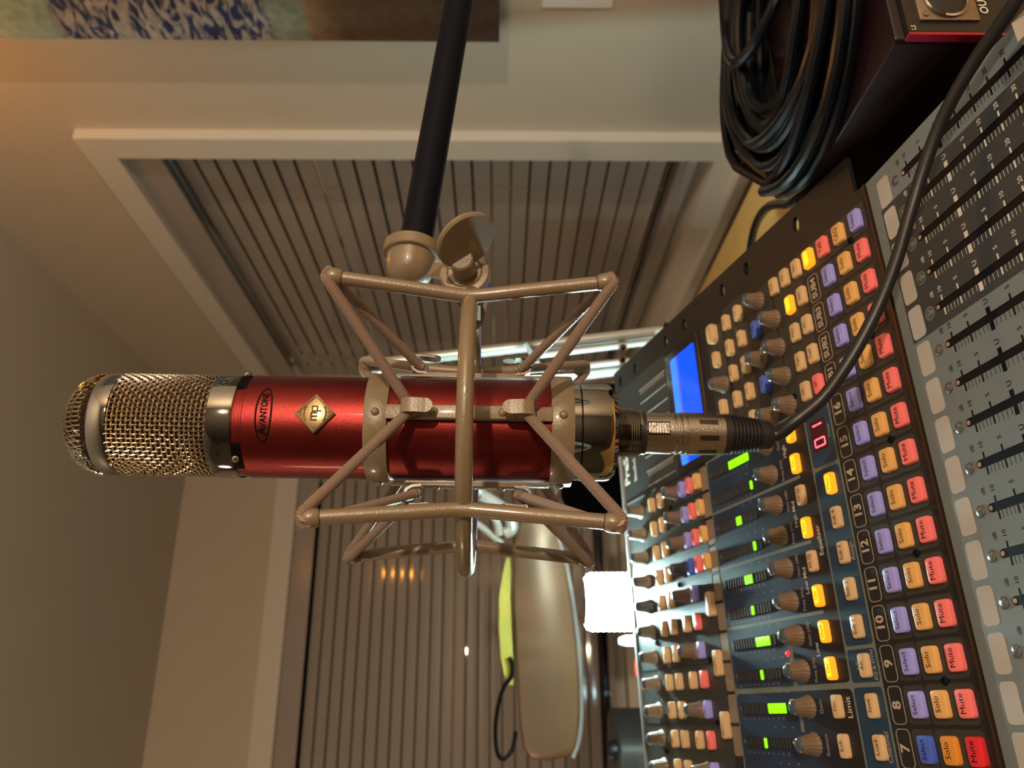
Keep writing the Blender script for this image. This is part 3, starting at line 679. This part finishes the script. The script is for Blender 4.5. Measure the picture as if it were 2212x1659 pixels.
def diamond():
    X = frame(V(0, -(R0 - .05), 83.0), V(1,0,0), V(0,0,1), V(0,-1,0)); h = 9.3
    m = MB(X); m.rings([[(h,0,-1.2),(0,h,-1.2),(-h,0,-1.2),(0,-h,-1.2)], [(h,0,1.0),(0,h,1.0),(-h,0,1.0),(0,-h,1.0)], [(h-.7,0,1.3),(0,h-.7,1.3),(-h+.7,0,1.3),(0,-h+.7,1.3)]])
    d = m.build('diamond_badge', M['bronze'], mic, K)
    m = MB(X); z = 1.3
    def bar(x0, y0, x1, y1, w=.42): m.tube([(x0, y0, z), (x1, y1, z)], w, 8)
    q = h - 1.2
    for a, b in (((q,0),(0,q)), ((0,q),(-q,0)), ((-q,0),(0,-q)), ((0,-q),(q,0))): bar(*a, *b, .3)
    bar(-3.0, 1.7, .6, 1.7, .48); bar(-3.0, 1.5, -3.0, -1.1, .48); bar(-1.3, 1.5, -1.3, -1.1, .48); bar(.3, 1.5, .3, -1.1, .48)     # raised letters
    bar(1.2, 1.5, 1.2, -2.8, .4); bar(1.2, 1.3, 3.4, 1.3, .4); bar(3.4, 1.3, 3.4, -1.0, .4); bar(3.4, -1.0, 1.2, -1.0, .4)
    for s in (1, -1):
        bar(-3.6, s*4.0, -1.4, s*4.9, .45); bar(-1.4, s*4.9, 1.6, s*4.9, .45); bar(1.6, s*4.9, 3.4, s*4.0, .45)
        bar(-1.5, s*5.9, 1.2, s*5.9, .25); bar(-.9, s*6.6, .8, s*6.6, .25)
    m.build('raised_lettering', M['bronze'], d, K)
diamond()
# chrome base, threads and plug
m = MB(); m.lathe([(20, -34.8), (23.6, -34.9), (23.6, -38.6), (22.9, -39.0), (23.8, -39.5), (23.8, -51.5), (23.2, -54.0), (21.2, -55.9), (18.5, -56.6), (16.5, -55.9), (11, -56.2)], 96); m.build('chrome_base', M['chrome'], mic, K, angle=28)
m = MB(); pr = [(9, -56)]; 
for k in range(11): pr += [(11.9, -57.0 - k*1.08), (11.2, -57.54 - k*1.08)]
pr += [(11.2, -69), (9, -69.2)]; m.lathe(pr, 64); m.build('threaded_neck', M['chrome'], mic, K)
plug = thing('cable_plug', 'nickel cable plug with ribbed black boot pushed into the microphone base', 'plug', axis_frame(17.5, -.070))
m = MB(); m.lathe([(9, 1.2), (10.6, 1.0), (10.6, -1.3), (9, -1.5)], 48); m.build('plug_gasket', M['rubber'], plug, K)
m = MB(); m.lathe([(9, -1), (9.9, -1.2), (10.1, -14.2), (9.5, -14.4), (9.5, -15.6), (10.2, -15.8), (10.2, -17.2), (9.5, -17.4), (9.5, -18.3), (10.3, -18.6), (10.3, -20.2), (9.9, -20.4), (9.9, -21.0), (10.4, -21.2), (10.0, -39.2), (9, -39.6)], 72); sh = m.build('plug_shell', M['nickel'], plug, K, angle=28)
m = MB()
for a in (-70, -25, 20, 62, 110, 155, 200, 250):
    wrapped(m, radians(a - 7), radians(a + 7), -35.5, -26.0, 10.12, .16, 4)
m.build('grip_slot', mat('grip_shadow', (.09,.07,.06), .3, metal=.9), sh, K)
m = MB(); m.box(-3.2, -10.25, -12.2, 3.2, -9.2, -1.6); m.build('latch_recess', M['ink'], sh, K)
for k in range(7):
    m = MB(); m.box(-2.4, -11.2, -3.0 - k*1.3, 2.4, -9.6, -2.2 - k*1.3)
    if k == 0: lt = MB()
    lt.v.extend(m.v); lt.f.extend(tuple(i + k*8 for i in f) for f in m.f)
lt.box(-2.6, -10.6, -11.8, 2.6, -9.5, -1.9); lt.build('latch', M['nickel'], plug, K)
m = MB(); pr = [(8, -39.0), (9.9, -39.3), (9.8, -42.5)]
for k in range(8):
    r_ = 9.7 - k*.26; z_ = -43.0 - k*1.85; pr += [(r_ - 1.1, z_), (r_ - 1.1, z_ - .55), (r_ + .05, z_ - .8), (r_, z_ - 1.5)]
pr += [(7.3, -58.0), (7.1, -62.3), (6.4, -63.4), (3.4, -63.6)]; m.lathe(pr, 48); m.build('cable_boot', M['rubber'], plug, K)
c0 = plug.matrix_world @ V(0, 0, -.055); c1 = plug.matrix_world @ V(0, 0, -.066)
def smooth(pts, n=8, closed=False):
    P = [Vector(q) for q in pts]; out = []; N = len(P); rng = range(N if closed else N - 1)
    for i in rng:
        a = P[(i-1) % N] if (closed or i > 0) else P[0]; b = P[i]; c = P[(i+1) % N]; d = P[(i+2) % N] if (closed or i < N-2) else P[-1]
        for k in range(n):
            t_ = k/n; out.append(.5*((2*b) + (c - a)*t_ + (2*a - 5*b + 4*c - d)*t_*t_ + (3*b - a - 3*c + d)*t_**3))
    if not closed: out.append(P[-1])
    return out
cab = [c0, c1] + [at(*q) for q in ((1715, 912, .388), (1775, 862, .388), (1825, 795, .387), (1868, 722, .387), (1905, 645, .387), (1937, 560, .386), (1963, 470, .385), (1990, 380, .384), (2022, 290, .380), (2062, 205, .372), (2112, 122, .362), (2166, 45, .350), (2225, -40, .338), (2330, -160, .33), (2500, -260, .33))]
m = MB(); m.tube(smooth(cab, 8), .00315, 16); tag(m.build('microphone_cable', M['rubber']), 'thick black cable curving from the microphone plug across the mixer', 'cable')

# ------------------------------------------------------------------ spider shock mount
HC = .0135
mt_ = thing('shock_mount', 'beige spider shock mount of bent tubes and elastic cords round the red microphone', 'mount', axis_frame(20.0, HC))
m = MB()
m.tube([(66*cos(2*pi*k/96), 66*sin(2*pi*k/96), 0) for k in range(96)], 3.65, 16, closed=True); m.build('ring', M['beige'], mt_, K)
def cyl(a, r, z): a = radians(a); return V(r*sin(a), -r*cos(a), z)         # azimuth from the front, radius, height
bar_az = (-45, 45, 135, 225)
bm = MB(); bm.tube(smooth([cyl(0, 75.5, 57), cyl(0, 71.8, 28), cyl(0, 69.2, 9), cyl(0, 68.4, 0), cyl(0, 69.2, -9), cyl(0, 71.8, -28), cyl(0, 75.5, -57)], 6), 3.2, 14); bar_me = bm.mesh('bar', M['beige'], K)
tm = MB(); tm.sphere((0, 0, 0), 4.1, 20, 14, sc=(1, 1, 1.12)); tm.box(-.9, -6, -.5, .9, 6, 5.2); tm = MB(); tm.lathe([(3.35, -3.8), (4.0, -2.2), (4.15, 0), (3.9, 1.8), (3.0, 3.4), (1.6, 4.1), (0, 4.3)], 22); tip_me = tm.mesh('bar_tip', M['beige'], K)
gap = MB(); gap.lathe([(3.3, -.25), (3.3, .25)], 18); gap_me = gap.mesh('tip_joint', M['ink'], K)
for a in bar_az:
    b = place('bar', bar_me, mt_, rot=(0, 0, radians(a)))
    for s in (1, -1):
        tilt = radians(9)*s
        place('bar_tip', tip_me, b, V(0, -76.1, 60.8*s)*K, rot=((tilt if s > 0 else pi + tilt), 0, 0)); place('tip_joint', gap_me, b, V(0, -75.55, 57.0*s)*K, rot=(tilt, 0, 0))
# inner cage: two bands, four straps, eight hooks, rivets
for z in (42.3, -43.4):
    m = MB(); m.lathe([(25.0, z - 5.3), (26.6, z - 5.3), (26.8, z - 4.9), (26.8, z + 4.9), (26.6, z + 5.3), (25.0, z + 5.3)], 96); m.rings([[(r_*cos(2*pi*k/96), r_*sin(2*pi*k/96), z + q) for k in range(96)] for r_, q in ((25.0, 5.3), (25.0, -5.3))], cap0=False, cap1=False); m.build('cage_band', M['beige'], mt_, K, angle=28)
sm = MB(); sm.rr(0, 0, 6.8, 76, .4, 0, 1.3, .3, X=frame(V(0, -26.2, -.5), V(1,0,0), V(0,0,1), V(0,-1,0)), cap0=True)
sm.rr(0, 0, 6.4, 46, .4, 0, 1.2, .3, X=frame(V(0, -27.4, 0), V(1,0,0), V(0,0,1), V(0,-1,0)), cap0=True); strap_me = sm.mesh('strap', M['beige'], K)
hm = MB(); X = frame(V(0, 0, 0), V(1,0,0), V(0,0,1), V(0,-1,0))
pts = [(22, 28.2), (26.2, 28.6), (28.8, 30.2), (29.6, 33.0), (29.0, 36.0), (27.0, 37.4), (24, 37.6), (18.8, 37.0)]
rs = []
for i, (z_, r_) in enumerate(pts):
    j0 = pts[max(0, i-1)]; j1 = pts[min(len(pts)-1, i+1)]; d = V(j1[0]-j0[0], j1[1]-j0[1], 0).normalized(); nx_, ny_ = -d.y, d.x; w = 3.3
    rs.append([(-w, -(r_ + ny_*.65), z_ + nx_*.65), (w, -(r_ + ny_*.65), z_ + nx_*.65), (w, -(r_ - ny_*.65), z_ - nx_*.65), (-w, -(r_ - ny_*.65), z_ - nx_*.65)])
hm.rings(rs); hm.lathe([(3.3, -.65), (3.3, .65)], 20, X=frame(V(0, -37.0, 18.8), V(1,0,0), V(0,0,1), V(0,-1,0)))
hook_me = hm.mesh('hook', M['beige'], K)
rv = MB(); rv.lathe([(2.0, 0), (1.95, .4), (1.5, 1.0), (.8, 1.35), (0, 1.45)], 18); rivet_me = rv.mesh('rivet', M['beige'], K)
for a in (0, 90, 180, 270):
    s_ = place('strap', strap_me, mt_, rot=(0, 0, radians(a)))
    for s in (1, -1):
        h = place('hook', hook_me, s_, rot=(0, 0 if s > 0 else pi, 0))
        for z, r_ in ((42.3, 26.8), (15.5, 28.6)):
            z = z if s > 0 else (-43.4 if z > 20 else -15.5)
            place('rivet', rivet_me, s_, V(0, -r_, z)*K, rot=(radians(90), 0, 0))
def cord_mesh(pts, r=2.45, seg=12):
    m = MB(); m.tube(pts, r, seg); me = m.mesh('elastic_cord', M['cord'], K)
    at_ = me.attributes.new('run', 'FLOAT', 'POINT'); L = 0; val = []
    for i, q in enumerate(pts):
        if i: L += (Vector(pts[i]) - Vector(pts[i-1])).length*K
        val += [L]*seg
    at_.data.foreach_set('value', val); return me
for s in (1, -1):
    for a in (0, 90, 180, 270):
        tA, tB = a - 45, a + 45; zt = 61.8*s; zc = 25.0*s
        def run(t, sg):                                             # tip wrap, straight run, then under the hook
            A = cyl(t + 3.0*sg, 73.6, zt - .4*s); B = cyl(a - 4.2*sg, 33.2, zc + 1.8*s)
            return [cyl(t - 1.8*sg, 78.4, 62.3*s), cyl(t + 1.2*sg, 76.6, zt + 1.9*s), A, A.lerp(B, .12), A.lerp(B, .5), A.lerp(B, .88), B]
        pts = smooth(run(tA, 1) + [cyl(a - 1.6, 31.9, zc - .9*s), cyl(a + 1.6, 31.9, zc - .9*s)] + run(tB, -1)[::-1], 7)
        place('elastic_cord', cord_mesh(pts), mt_)
# bracket, pivot, thumb knob and cup (world positions, converted to the mount's frame)
Im = mt_.matrix_world.inverted()
def align(o, z, xh=V(0, 0, 1)):
    z = z.normalized(); x = (xh - z*xh.dot(z)).normalized(); return frame(o, x, z.cross(x), z)
wn = V(.36, -.92, .10).normalized(); wc = at(1004, 588, .400)
m = MB(Im @ align(wc, wn)); m.lathe([(0, -.004), (.0128, -.004), (.0128, -.0006), (.0118, .0006), (.0092, .0009), (.0085, .0003), (.0080, .0010), (.004, .0010), (0, .001)], 48); m.build('pivot_washer', M['beige'], mt_)
m = MB(Im @ align(wc, wn)); m.lathe([(0, 0), (.0060, .0), (.0060, .0125), (.0052, .0135), (0, .0135)], 32); m.build('knob_stem', M['beige'], mt_)
dn_ = V(-.66, -.56, -.50).normalized()
m = MB(Im @ align(at(1006, 519, .383), dn_)); m.lathe([(0, -.0018), (.0146, -.0018), (.0154, -.0008), (.0154, .0008), (.0146, .0018), (0, .0018)], 48); m.build('thumb_knob', M['beige'], mt_)
m = MB(Im); pl = [(962, 612), (975, 560), (1000, 540), (1040, 550), (1062, 590), (1058, 630), (1043, 700), (1032, 712), (1019, 706), (985, 650)]
f = [at(x, y, .4055) for x, y in pl]; b = [at(x, y, .4095) for x, y in pl]; m.rings([f, b]); m.build('bracket_plate', M['beige'], mt_)
m = MB(Im); m.rings([[at(x, y, z) for x, y, z in ((1006, 660, .385), (1038, 660, .385), (1038, 690, .400), (1006, 690, .400))], [at(x, y, z) for x, y, z in ((1006, 640, .410), (1040, 640, .410), (1036, 705, .414), (1012, 705, .414))]]); m.build('ring_lug', M['beige'], mt_)
ba, bb = at(900, 515, .440), at(992, 0, .527); bd = (bb - ba).normalized()
m = MB(Im @ align(at(879, 617, .430), bd)); m.lathe([(0, -.0002), (.004, .0002), (.0085, .0022), (.0118, .0065), (.0132, .0118), (.0138, .0172), (.0158, .0176), (.0163, .0182), (.0163, .0242), (.0155, .0250), (.0135, .0250), (.0100, .0240), (0, .024)], 64); m.build('pole_cup', M['beige'], mt_, angle=30)
m = MB(Im); m.rings([[at(x, y, .408) for x, y in ((922, 598), (936, 568), (952, 574), (950, 604))], [at(x, y, .400) for x, y in ((985, 600), (962, 566), (985, 548), (1000, 610))]]); m.build('pivot_tab', M['beige'], mt_)
pole = thing('boom_pole', 'straight black boom pole holding the shock mount by its cup', 'pole', ba); Ip = pole.matrix_world.inverted()
m = MB(Ip); e = ba + bd*.56; m.tube([ba - bd*.012, e], .0091, 40); m.build('pole_tube', M['polish'], pole)
m = MB(Ip); m.tube([e - bd*.06, e + bd*.04], .016, 24); m.build('pole_clutch', M['black'], pole)
m = MB(Ip); m.tube([V(e.x, e.y, .04), V(e.x, e.y, e.z + .03)], .0125, 24); m.build('stand_post', M['polish'], pole)
for k in range(3):
    a = 2*pi*k/3 + 1.0; m = MB(Ip); m.tube([V(e.x, e.y, .22), V(e.x + .24*cos(a), e.y + .24*sin(a), .012)], .009, 12); m.build('stand_leg', M['black'], pole)

# ------------------------------------------------------------------ the red box beside the mixer and the cable coil on it
PC = V(.174, .400, 0); BXF = V(.928, .3727, 0); BD = V(-.3727, .928, 0); BT = CZ - .203
bx = thing('preamp_box', 'dark red metal box with a black front socket plate right of the mixer', 'box', frame(V(PC.x, PC.y, DZ), BXF, BD, UZ))
H_ = BT - DZ
M['dred'] = mat('dark_red_paint', (.010,.0025,.005), .4, noise=.1, nscale=60, spec=.3)
m = MB(); m.rr(.122, .078, .238, .148, .003, 0, H_, .0016, cap0=True); m.build('case', M['dred'], bx)
m = MB(); m.box(.0045, -.0006, .004, .236, .0042, H_ - .0050); m.build('front_panel', M['black'], bx)
m = MB(); m.box(.0022, -.0010, .004, .0038, .0040, H_ - .0050); m.build('red_edge_highlight', mat('edge_highlight_red', (.30,.012,.03), .35), bx)  # edge highlight of the box, painted as a thin bright red strip
for tx in (.0240, .0640, .1040):
    zc = H_ - .0270; X = frame(V(tx, -.0006, zc), V(1,0,0), V(0,0,1), V(0,-1,0))
    m = MB(X); m.rr(0, 0, .026, .031, .001, 0, .0016, .0004); pl_ = m.build('socket_plate', mat('socket_plate_metal', (.30,.24,.20), .35, metal=.8, noise=.2, nscale=300), bx)
    m = MB(X); m.lathe([(.0118, .0016), (.0118, .0030), (.0108, .0034), (.0100, .0030), (.0098, .0006), (0, .0006)], 40); m.build('socket_ring', M['chrome'], pl_)
    m = MB(X); m.lathe([(.0097, .0016), (.0090, .0020), (0, .0020)], 32); m.build('socket_core', M['black'], pl_)
    for sx, sy in ((-.0095, .012), (.0095, -.012)):
        m = MB(X); m.lathe([(.0018, .0016), (.0016, .0024), (.0006, .0026), (0, .0022)], 14, X=Matrix.Translation((sx, sy, 0))); m.build('plate_screw', M['chrome'], pl_)
m = MB(frame(V(0, -.0008, 0), V(1,0,0), V(0,0,1), V(0,-1,0))); txt(m, 'OUT', .0230, H_ - .0468, .0002, .0062, bold=.02); txt(m, 'LS', .0068, H_ - .0078, .0002, .0034); m.build('front_lettering', c_printw, bx)
rk = thing('equipment_case', 'low black equipment case behind the red box, under the cable coil', 'case', frame(PC + BD*.158 + BXF*.095 + V(0, 0, DZ), BXF, BD, UZ))
m = MB(); m.rr(.075, .04, .15, .08, .004, 0, H_ - .002, .002, cap0=True); m.build('case_shell', M['black'], rk)
cc = bx.matrix_world @ V(.126, .100, H_)
coil = thing('cable_coil', 'coil of thick glossy black cable lying on the dark red box', 'cable coil', cc); Ic = coil.matrix_world.inverted()
def loop(cx, cy, rx, ry, z, tilt=0, ph=0, wob=.004, az=0):
    o = []
    for k in range(40):
        a = 2*pi*k/40; r1 = 1 + wob/rx*sin(3*a + ph)
        x, y = rx*r1*cos(a), ry*r1*sin(a); zz = z + .003*sin(2*a + ph) + tilt*(x*cos(az) + y*sin(az))
        o.append((cx + x, cy + y, zz))
    out = []
    for x, y, z_ in o:                                             # the turns sag where nothing carries them
        w = cc + V(x, y, z_) - V(PC.x, PC.y, 0); t_ = w.dot(BXF); d_ = w.dot(BD)
        u1 = min(1, max(0, (.088 - t_)/.07)); u2 = min(1, max(0, (d_ - .160)/.04))
        out.append((x, y, z_ - .036*(u1*u1*(3 - 2*u1))*(u2*u2*(3 - 2*u2))))
    return out
M['gcab'] = mat('glossy_cable', (.002,.003,.006), .28, spec=.35)
rnd = random.Random(3)
for k in range(15):
    lay = k // 8; z = .0055 + lay*.0086 + .0006 + .0004*(k % 8)
    rr_ = .118 - .0078*(k % 8) - .004*lay + rnd.uniform(-.003, .003)
    m = MB(); m.tube(loop(rnd.uniform(-.003, .003), rnd.uniform(-.004, .004), rr_*1.04, rr_*.98, z + rnd.uniform(0, .001), 0, rnd.uniform(0, 6)), .0043, 10, closed=True); m.build('cable_turn', M['gcab'], coil)
lp = [(1560, -60, .66), (1567, 60, .64), (1574, 110, .62), (1588, 135, .60), (1612, 118, .585), (1640, 75, .57), (1672, 10, .56), (1685, -60, .56)]
m = MB(Ic); m.tube(smooth([at(*q) for q in lp], 8), .0042, 10); m.build('cable_turn', M['gcab'], coil)
lp = [(1622, 30, .60), (1620, 150, .60), (1624, 205, .585), (1640, 232, .57), (1668, 230, .555), (1696, 195, .54), (1716, 140, .53), (1722, 60, .53), (1722, -40, .53)]
m = MB(Ic); m.tube(smooth([at(*q) for q in lp], 8), .0040, 10); m.build('cable_turn', M['gcab'], coil)
lp = [(1730, 400, .60), (1722, 425, .61), (1704, 440, .63), (1680, 441, .66), (1658, 448, .70), (1640, 470, .745), (1628, 500, .79), (1620, 545, .84), (1616, 600, .90), (1612, 680, .93)]
m = MB(Ic); m.tube(smooth([at(*q) for q in lp], 8), .0040, 10); m.build('cable_tail', M['gcab'], coil)
lp = [(1600, 292, 1.05), (1590, 268, 1.05), (1578, 240, 1.05), (1580, 200, 1.05), (1592, 170, 1.05), (1606, 150, 1.04), (1640, 110, 1.02), (1700, 60, 1.0), (1800, 40, .98)]
m = MB(); m.tube(smooth([at(*q) for q in lp], 8), .0030, 8); tag(m.build('thin_cable', mat('brown_cable', (.06,.045,.04), .5)), 'thin brown cable hanging in a bend against the pale wall behind the coil', 'cable')
m = MB(); w_ = at(1610, 293, 1.06); m.sphere(w_, .0045, 16, 10); m.tube([w_, w_ + V(.10, .04, 0)*.6], .002, 6); tag(m.build('chrome_hook', M['chrome']), 'tiny shining chrome hook where the thin brown cable ends', 'hook')

# ------------------------------------------------------------------ behind the mixer: swing-arm lamp with its long head, lantern, speakers
lampo = thing('swing_arm_lamp', 'pale swing-arm desk lamp with parallel bars and a long glossy tan head', 'lamp', at(1500, 715, .92) * 1); I = lampo.matrix_world.inverted()
M['lampm'] = mat('lamp_pale_metal', (.5,.52,.49), .28, metal=.35)
def rod(name, a, b, r, mt=M['lampm'], seg=12):
    m = MB(I); m.tube([at(*a), at(*b)], r, seg); return m.build(name, mt, lampo)
rod('arm_bar', (792, 788, .90), (1446, 714, .90), .0062); rod('arm_bar', (1010, 838, .90), (1440, 788, .90), .0060)
rod('arm_spring', (1160, 768, .89), (1412, 738, .89), .0036); rod('arm_spring', (1165, 800, .89), (1400, 776, .89), .0034)
rod('cross_link', (1135, 742, .885), (1180, 815, .885), .0030)
for x, y in ((1437, 704), (1345, 752), (1344, 777), (1345, 812)):
    m = MB(I @ align(at(x, y, .882), V(0, -1, 0))); m.lathe([(.0045, -.004), (.0045, .003), (.0030, .0042), (0, .0044)], 14); m.build('arm_bolt', M['chrome'], lampo)
base_p = at(1480, 745, .90); m = MB(I); m.tube([V(base_p.x, base_p.y, DZ + .02), V(base_p.x, base_p.y, base_p.z + .02)], .011, 16); m.lathe([(0, DZ), (.045, DZ), (.045, DZ + .012), (.015, DZ + .022), (0, DZ + .022)], 24, X=Matrix.Translation((base_p.x, base_p.y, 0))); m.build('lamp_base', M['lampm'], lampo)
rod('upper_arm', (800, 792, .90), (1040, 1068, .93), .0060); rod('upper_arm', (825, 808, .92), (1062, 1082, .95), .0050)
m = MB(I @ align(at(805, 795, .90), V(0, -1, 0))); m.lathe([(.014, -.008), (.014, .008), (.010, .011), (0, .011)], 24); m.build('elbow_joint', M['lampm'], lampo)
m = MB(I); m.tube(smooth([at(*q) for q in ((1040, 1070, .93), (1075, 1090, .93), (1098, 1112, .93), (1106, 1140, .93), (1090, 1152, .93))], 6), .0075, 12); m.build('head_clamp', M['lampm'], lampo)
m = MB(I); m.tube(smooth([at(*q) for q in ((1025, 1105, .92), (1058, 1110, .92), (1074, 1130, .92), (1078, 1156, .92))], 6), .0045, 10); m.tube([at(1030, 1130, .925), at(1085, 1175, .925)], .004, 8); m.build('head_bracket', M['lampm'], lampo)
hp = [(1122, 1112), (1150, 1098), (1180, 1108), (1200, 1146), (1222, 1226), (1239, 1325), (1250, 1440), (1253, 1540), (1247, 1600), (1236, 1632), (1180, 1644), (1148, 1640), (1130, 1618), (1121, 1560), (1114, 1400), (1108, 1260), (1110, 1160)]
hc = (1182, 1380); rs = []
for Z, q in ((.960, .90), (.949, .965), (.944, 1.0), (1.02, 1.0), (1.05, .97), (1.06, .88)):
    rs.append([at(hc[0] + (x - hc[0])*q, hc[1] + (y - hc[1])*q, Z) for x, y in hp])
rs[0] = [at(hc[0] + (x - hc[0])*.90, hc[1] + (y - hc[1])*.93, .937) for x, y in hp]; rs[1] = [at(hc[0] + (x - hc[0])*.965, hc[1] + (y - hc[1])*.98, .9395) for x, y in hp]
m = MB(I); m.rings(rs); m.build('lamp_head', mat('head_satin_tan', (.27,.165,.10), .42, metal=.4, noise=.06, nscale=9), lampo, angle=50)
m = MB(I); m.tube(smooth([at(x, y, .942) for x, y in ((1196, 1132), (1203, 1152), (1225, 1228), (1242, 1328), (1253, 1440), (1256, 1540), (1250, 1602), (1238, 1636))], 6), .0024, 8); m.build('head_rim', mat('rim_white', (.35,.36,.36), .5), lampo)

m = MB(); rs = [[at(x, y, z) for x, y, z in ((a, b, .936), (a + w, b, .936), (a + w, b, 1.0), (a, b, 1.0))] for a, b, w in ((1094, 1205, 8), (1086, 1240, 17), (1078, 1290, 24), (1078, 1360, 27), (1082, 1420, 26), (1088, 1455, 22), (1100, 1480, 9))]
m.rings(rs); tag(m.build('yellow_strap', mat('yellow_fabric', (.55,.52,.10), .7, noise=.12, nscale=60)), 'yellow fabric strap lying along the top of the long lamp head', 'strap')
m = MB(); m.tube(smooth([at(*q) for q in ((1101, 1420, .93), (1106, 1440, .93), (1104, 1462, .93), (1092, 1478, .93), (1080, 1508, .93), (1072, 1550, .93), (1070, 1590, .93), (1074, 1625, .93), (1084, 1640, .935), (1096, 1634, .94), (1108, 1615, .945), (1114, 1580, .95))], 8), .0026, 10); tag(m.build('wire_loop', M['gcab']), 'black wire loop sticking up from the lamp head beside the yellow strap', 'wire')

# LED lantern: one bright ribbed face towards the mixer, dark housing behind
LZ = .765; M['led'] = mat('led_white', (1,1,1), .4, emit=(.66, 1, .98), es=230.0)
lan = thing('led_lantern', 'glowing white ribbed LED lantern standing behind the mixer under the lamp head', 'lantern', V(at(1300, 1300, LZ).x, at(1300, 1300, LZ).y, DZ)); I = lan.matrix_world.inverted()
ca = at(1262, 1300, LZ); r_ = .0272; prof = []
z = ca.z
m = MB(I)
vs = []
rs = []
n = 28
zt, zb = ca.z, at(1392, 1300, LZ).z
zz = zb; lst = [(.024, zb - .001)]
while zz < zt - .004: lst += [(r_, zz), (r_ - .0009, zz + .0025)]; zz += .0050
lst += [(r_ - .002, zt - .002), (.021, zt)]
for q, z_ in lst: rs.append([V(ca.x + q*cos(-pi*.98 + (pi*1.06)*k/n), ca.y + q*sin(-pi*.98 + (pi*1.06)*k/n), z_) for k in range(n + 1)])
m.rings(rs, closed=False, cap0=False, cap1=False); m.build('lit_face', M['led'], lan)
m = MB(I); m.lathe([(0, DZ + .002), (.030, DZ + .002), (.030, DZ + .02), (.016, zb - .05), (.016, zb - .02), (.0252, zb - .004), (.0252, zt - .001), (0, zt + .0008)], 32, X=Matrix.Translation((ca.x, ca.y + .0028, 0))); m.build('lantern_housing', M['black'], lan)
m = MB(I); p_ = at(1337, 1385, .775); m.tube([V(p_.x, p_.y, DZ + .01), V(p_.x, p_.y, p_.z - .006), V(p_.x, p_.y, p_.z)], [.0055, .0055, .003], 14); tag(m.build('white_post', M['paper']), 'short white post rising beside the glowing lantern', 'post').matrix_world = lan.matrix_world.copy()
p_ = at(1374, 1443, .80)
m = MB(); m.lathe([(0, DZ), (.011, DZ), (.011, p_.z - .004), (.0085, p_.z), (0, p_.z + .001)], 20, X=Matrix.Translation((p_.x, p_.y, 0))); tag(m.build('red_light', mat('red_glow', (1,.05,.03), .3, emit=(1,.03,.02), es=.15)), 'small glowing red light just behind the mixer edge', 'light')
# black speaker in the corner behind the mixer base
s0 = at(1236, 1128, 1.12); s1 = at(1236, 828, 1.12)
spk = thing('monitor_speaker', 'black studio monitor speaker standing behind the mixer, right of the lantern', 'speaker', V((s0.x+s1.x)/2, s0.y, DZ)); I = spk.matrix_world.inverted()
W2 = (s1.x - s0.x)/2; hh = s0.z - DZ
m = MB(); m.rr(0, .11, W2*2, .20, .012, 0, hh, .006, cap0=True); m.build('cabinet', mat('matte_black', (.0012,.0012,.0014), .9, spec=.02), spk)
for zc, r__ in ((hh*.36, .062), (hh*.80, .024)):
    X = frame(V(0, .0095, zc), V(1,0,0), V(0,0,1), V(0,-1,0))
    m = MB(X); m.lathe([(r__, 0), (r__*.98, .004), (r__*.86, .005), (r__*.78, .002), (r__*.3, -.012 if r__ > .03 else .001), (0, -.006 if r__ > .03 else .002)], 32); m.build('speaker_cone', M['rubber'], spk)
# pale cabinet at the lower left of the view
q0 = at(1340, 1606, .95); q1 = at(1340, 1800, .95)
sb = thing('silver_case', 'pale silver case with a small black knob on top, partly seen past the mixer', 'case', V((q0.x + q1.x)/2, q0.y, DZ))
w = q0.x - q1.x; hh = q0.z - DZ
M['silver'] = mat('silver_paint', (.08,.085,.085), .5, metal=.2)
m = MB(); m.rr(0, .06, w, .12, .018, 0, hh, .006, cap0=True); m.build('case_body', M['silver'], sb)
m = MB(); m.rr(-.004, -.0004, w - .03, .003, .001, .02, hh - .02, .0005); m.build('case_door', M['silver'], sb)
m = MB(); m.lathe([(.012, hh), (.012, hh + .006), (.009, hh + .011), (0, hh + .012)], 20, X=Matrix.Translation((w/2 - .022, .03, 0))); m.build('case_knob', M['black'], sb)
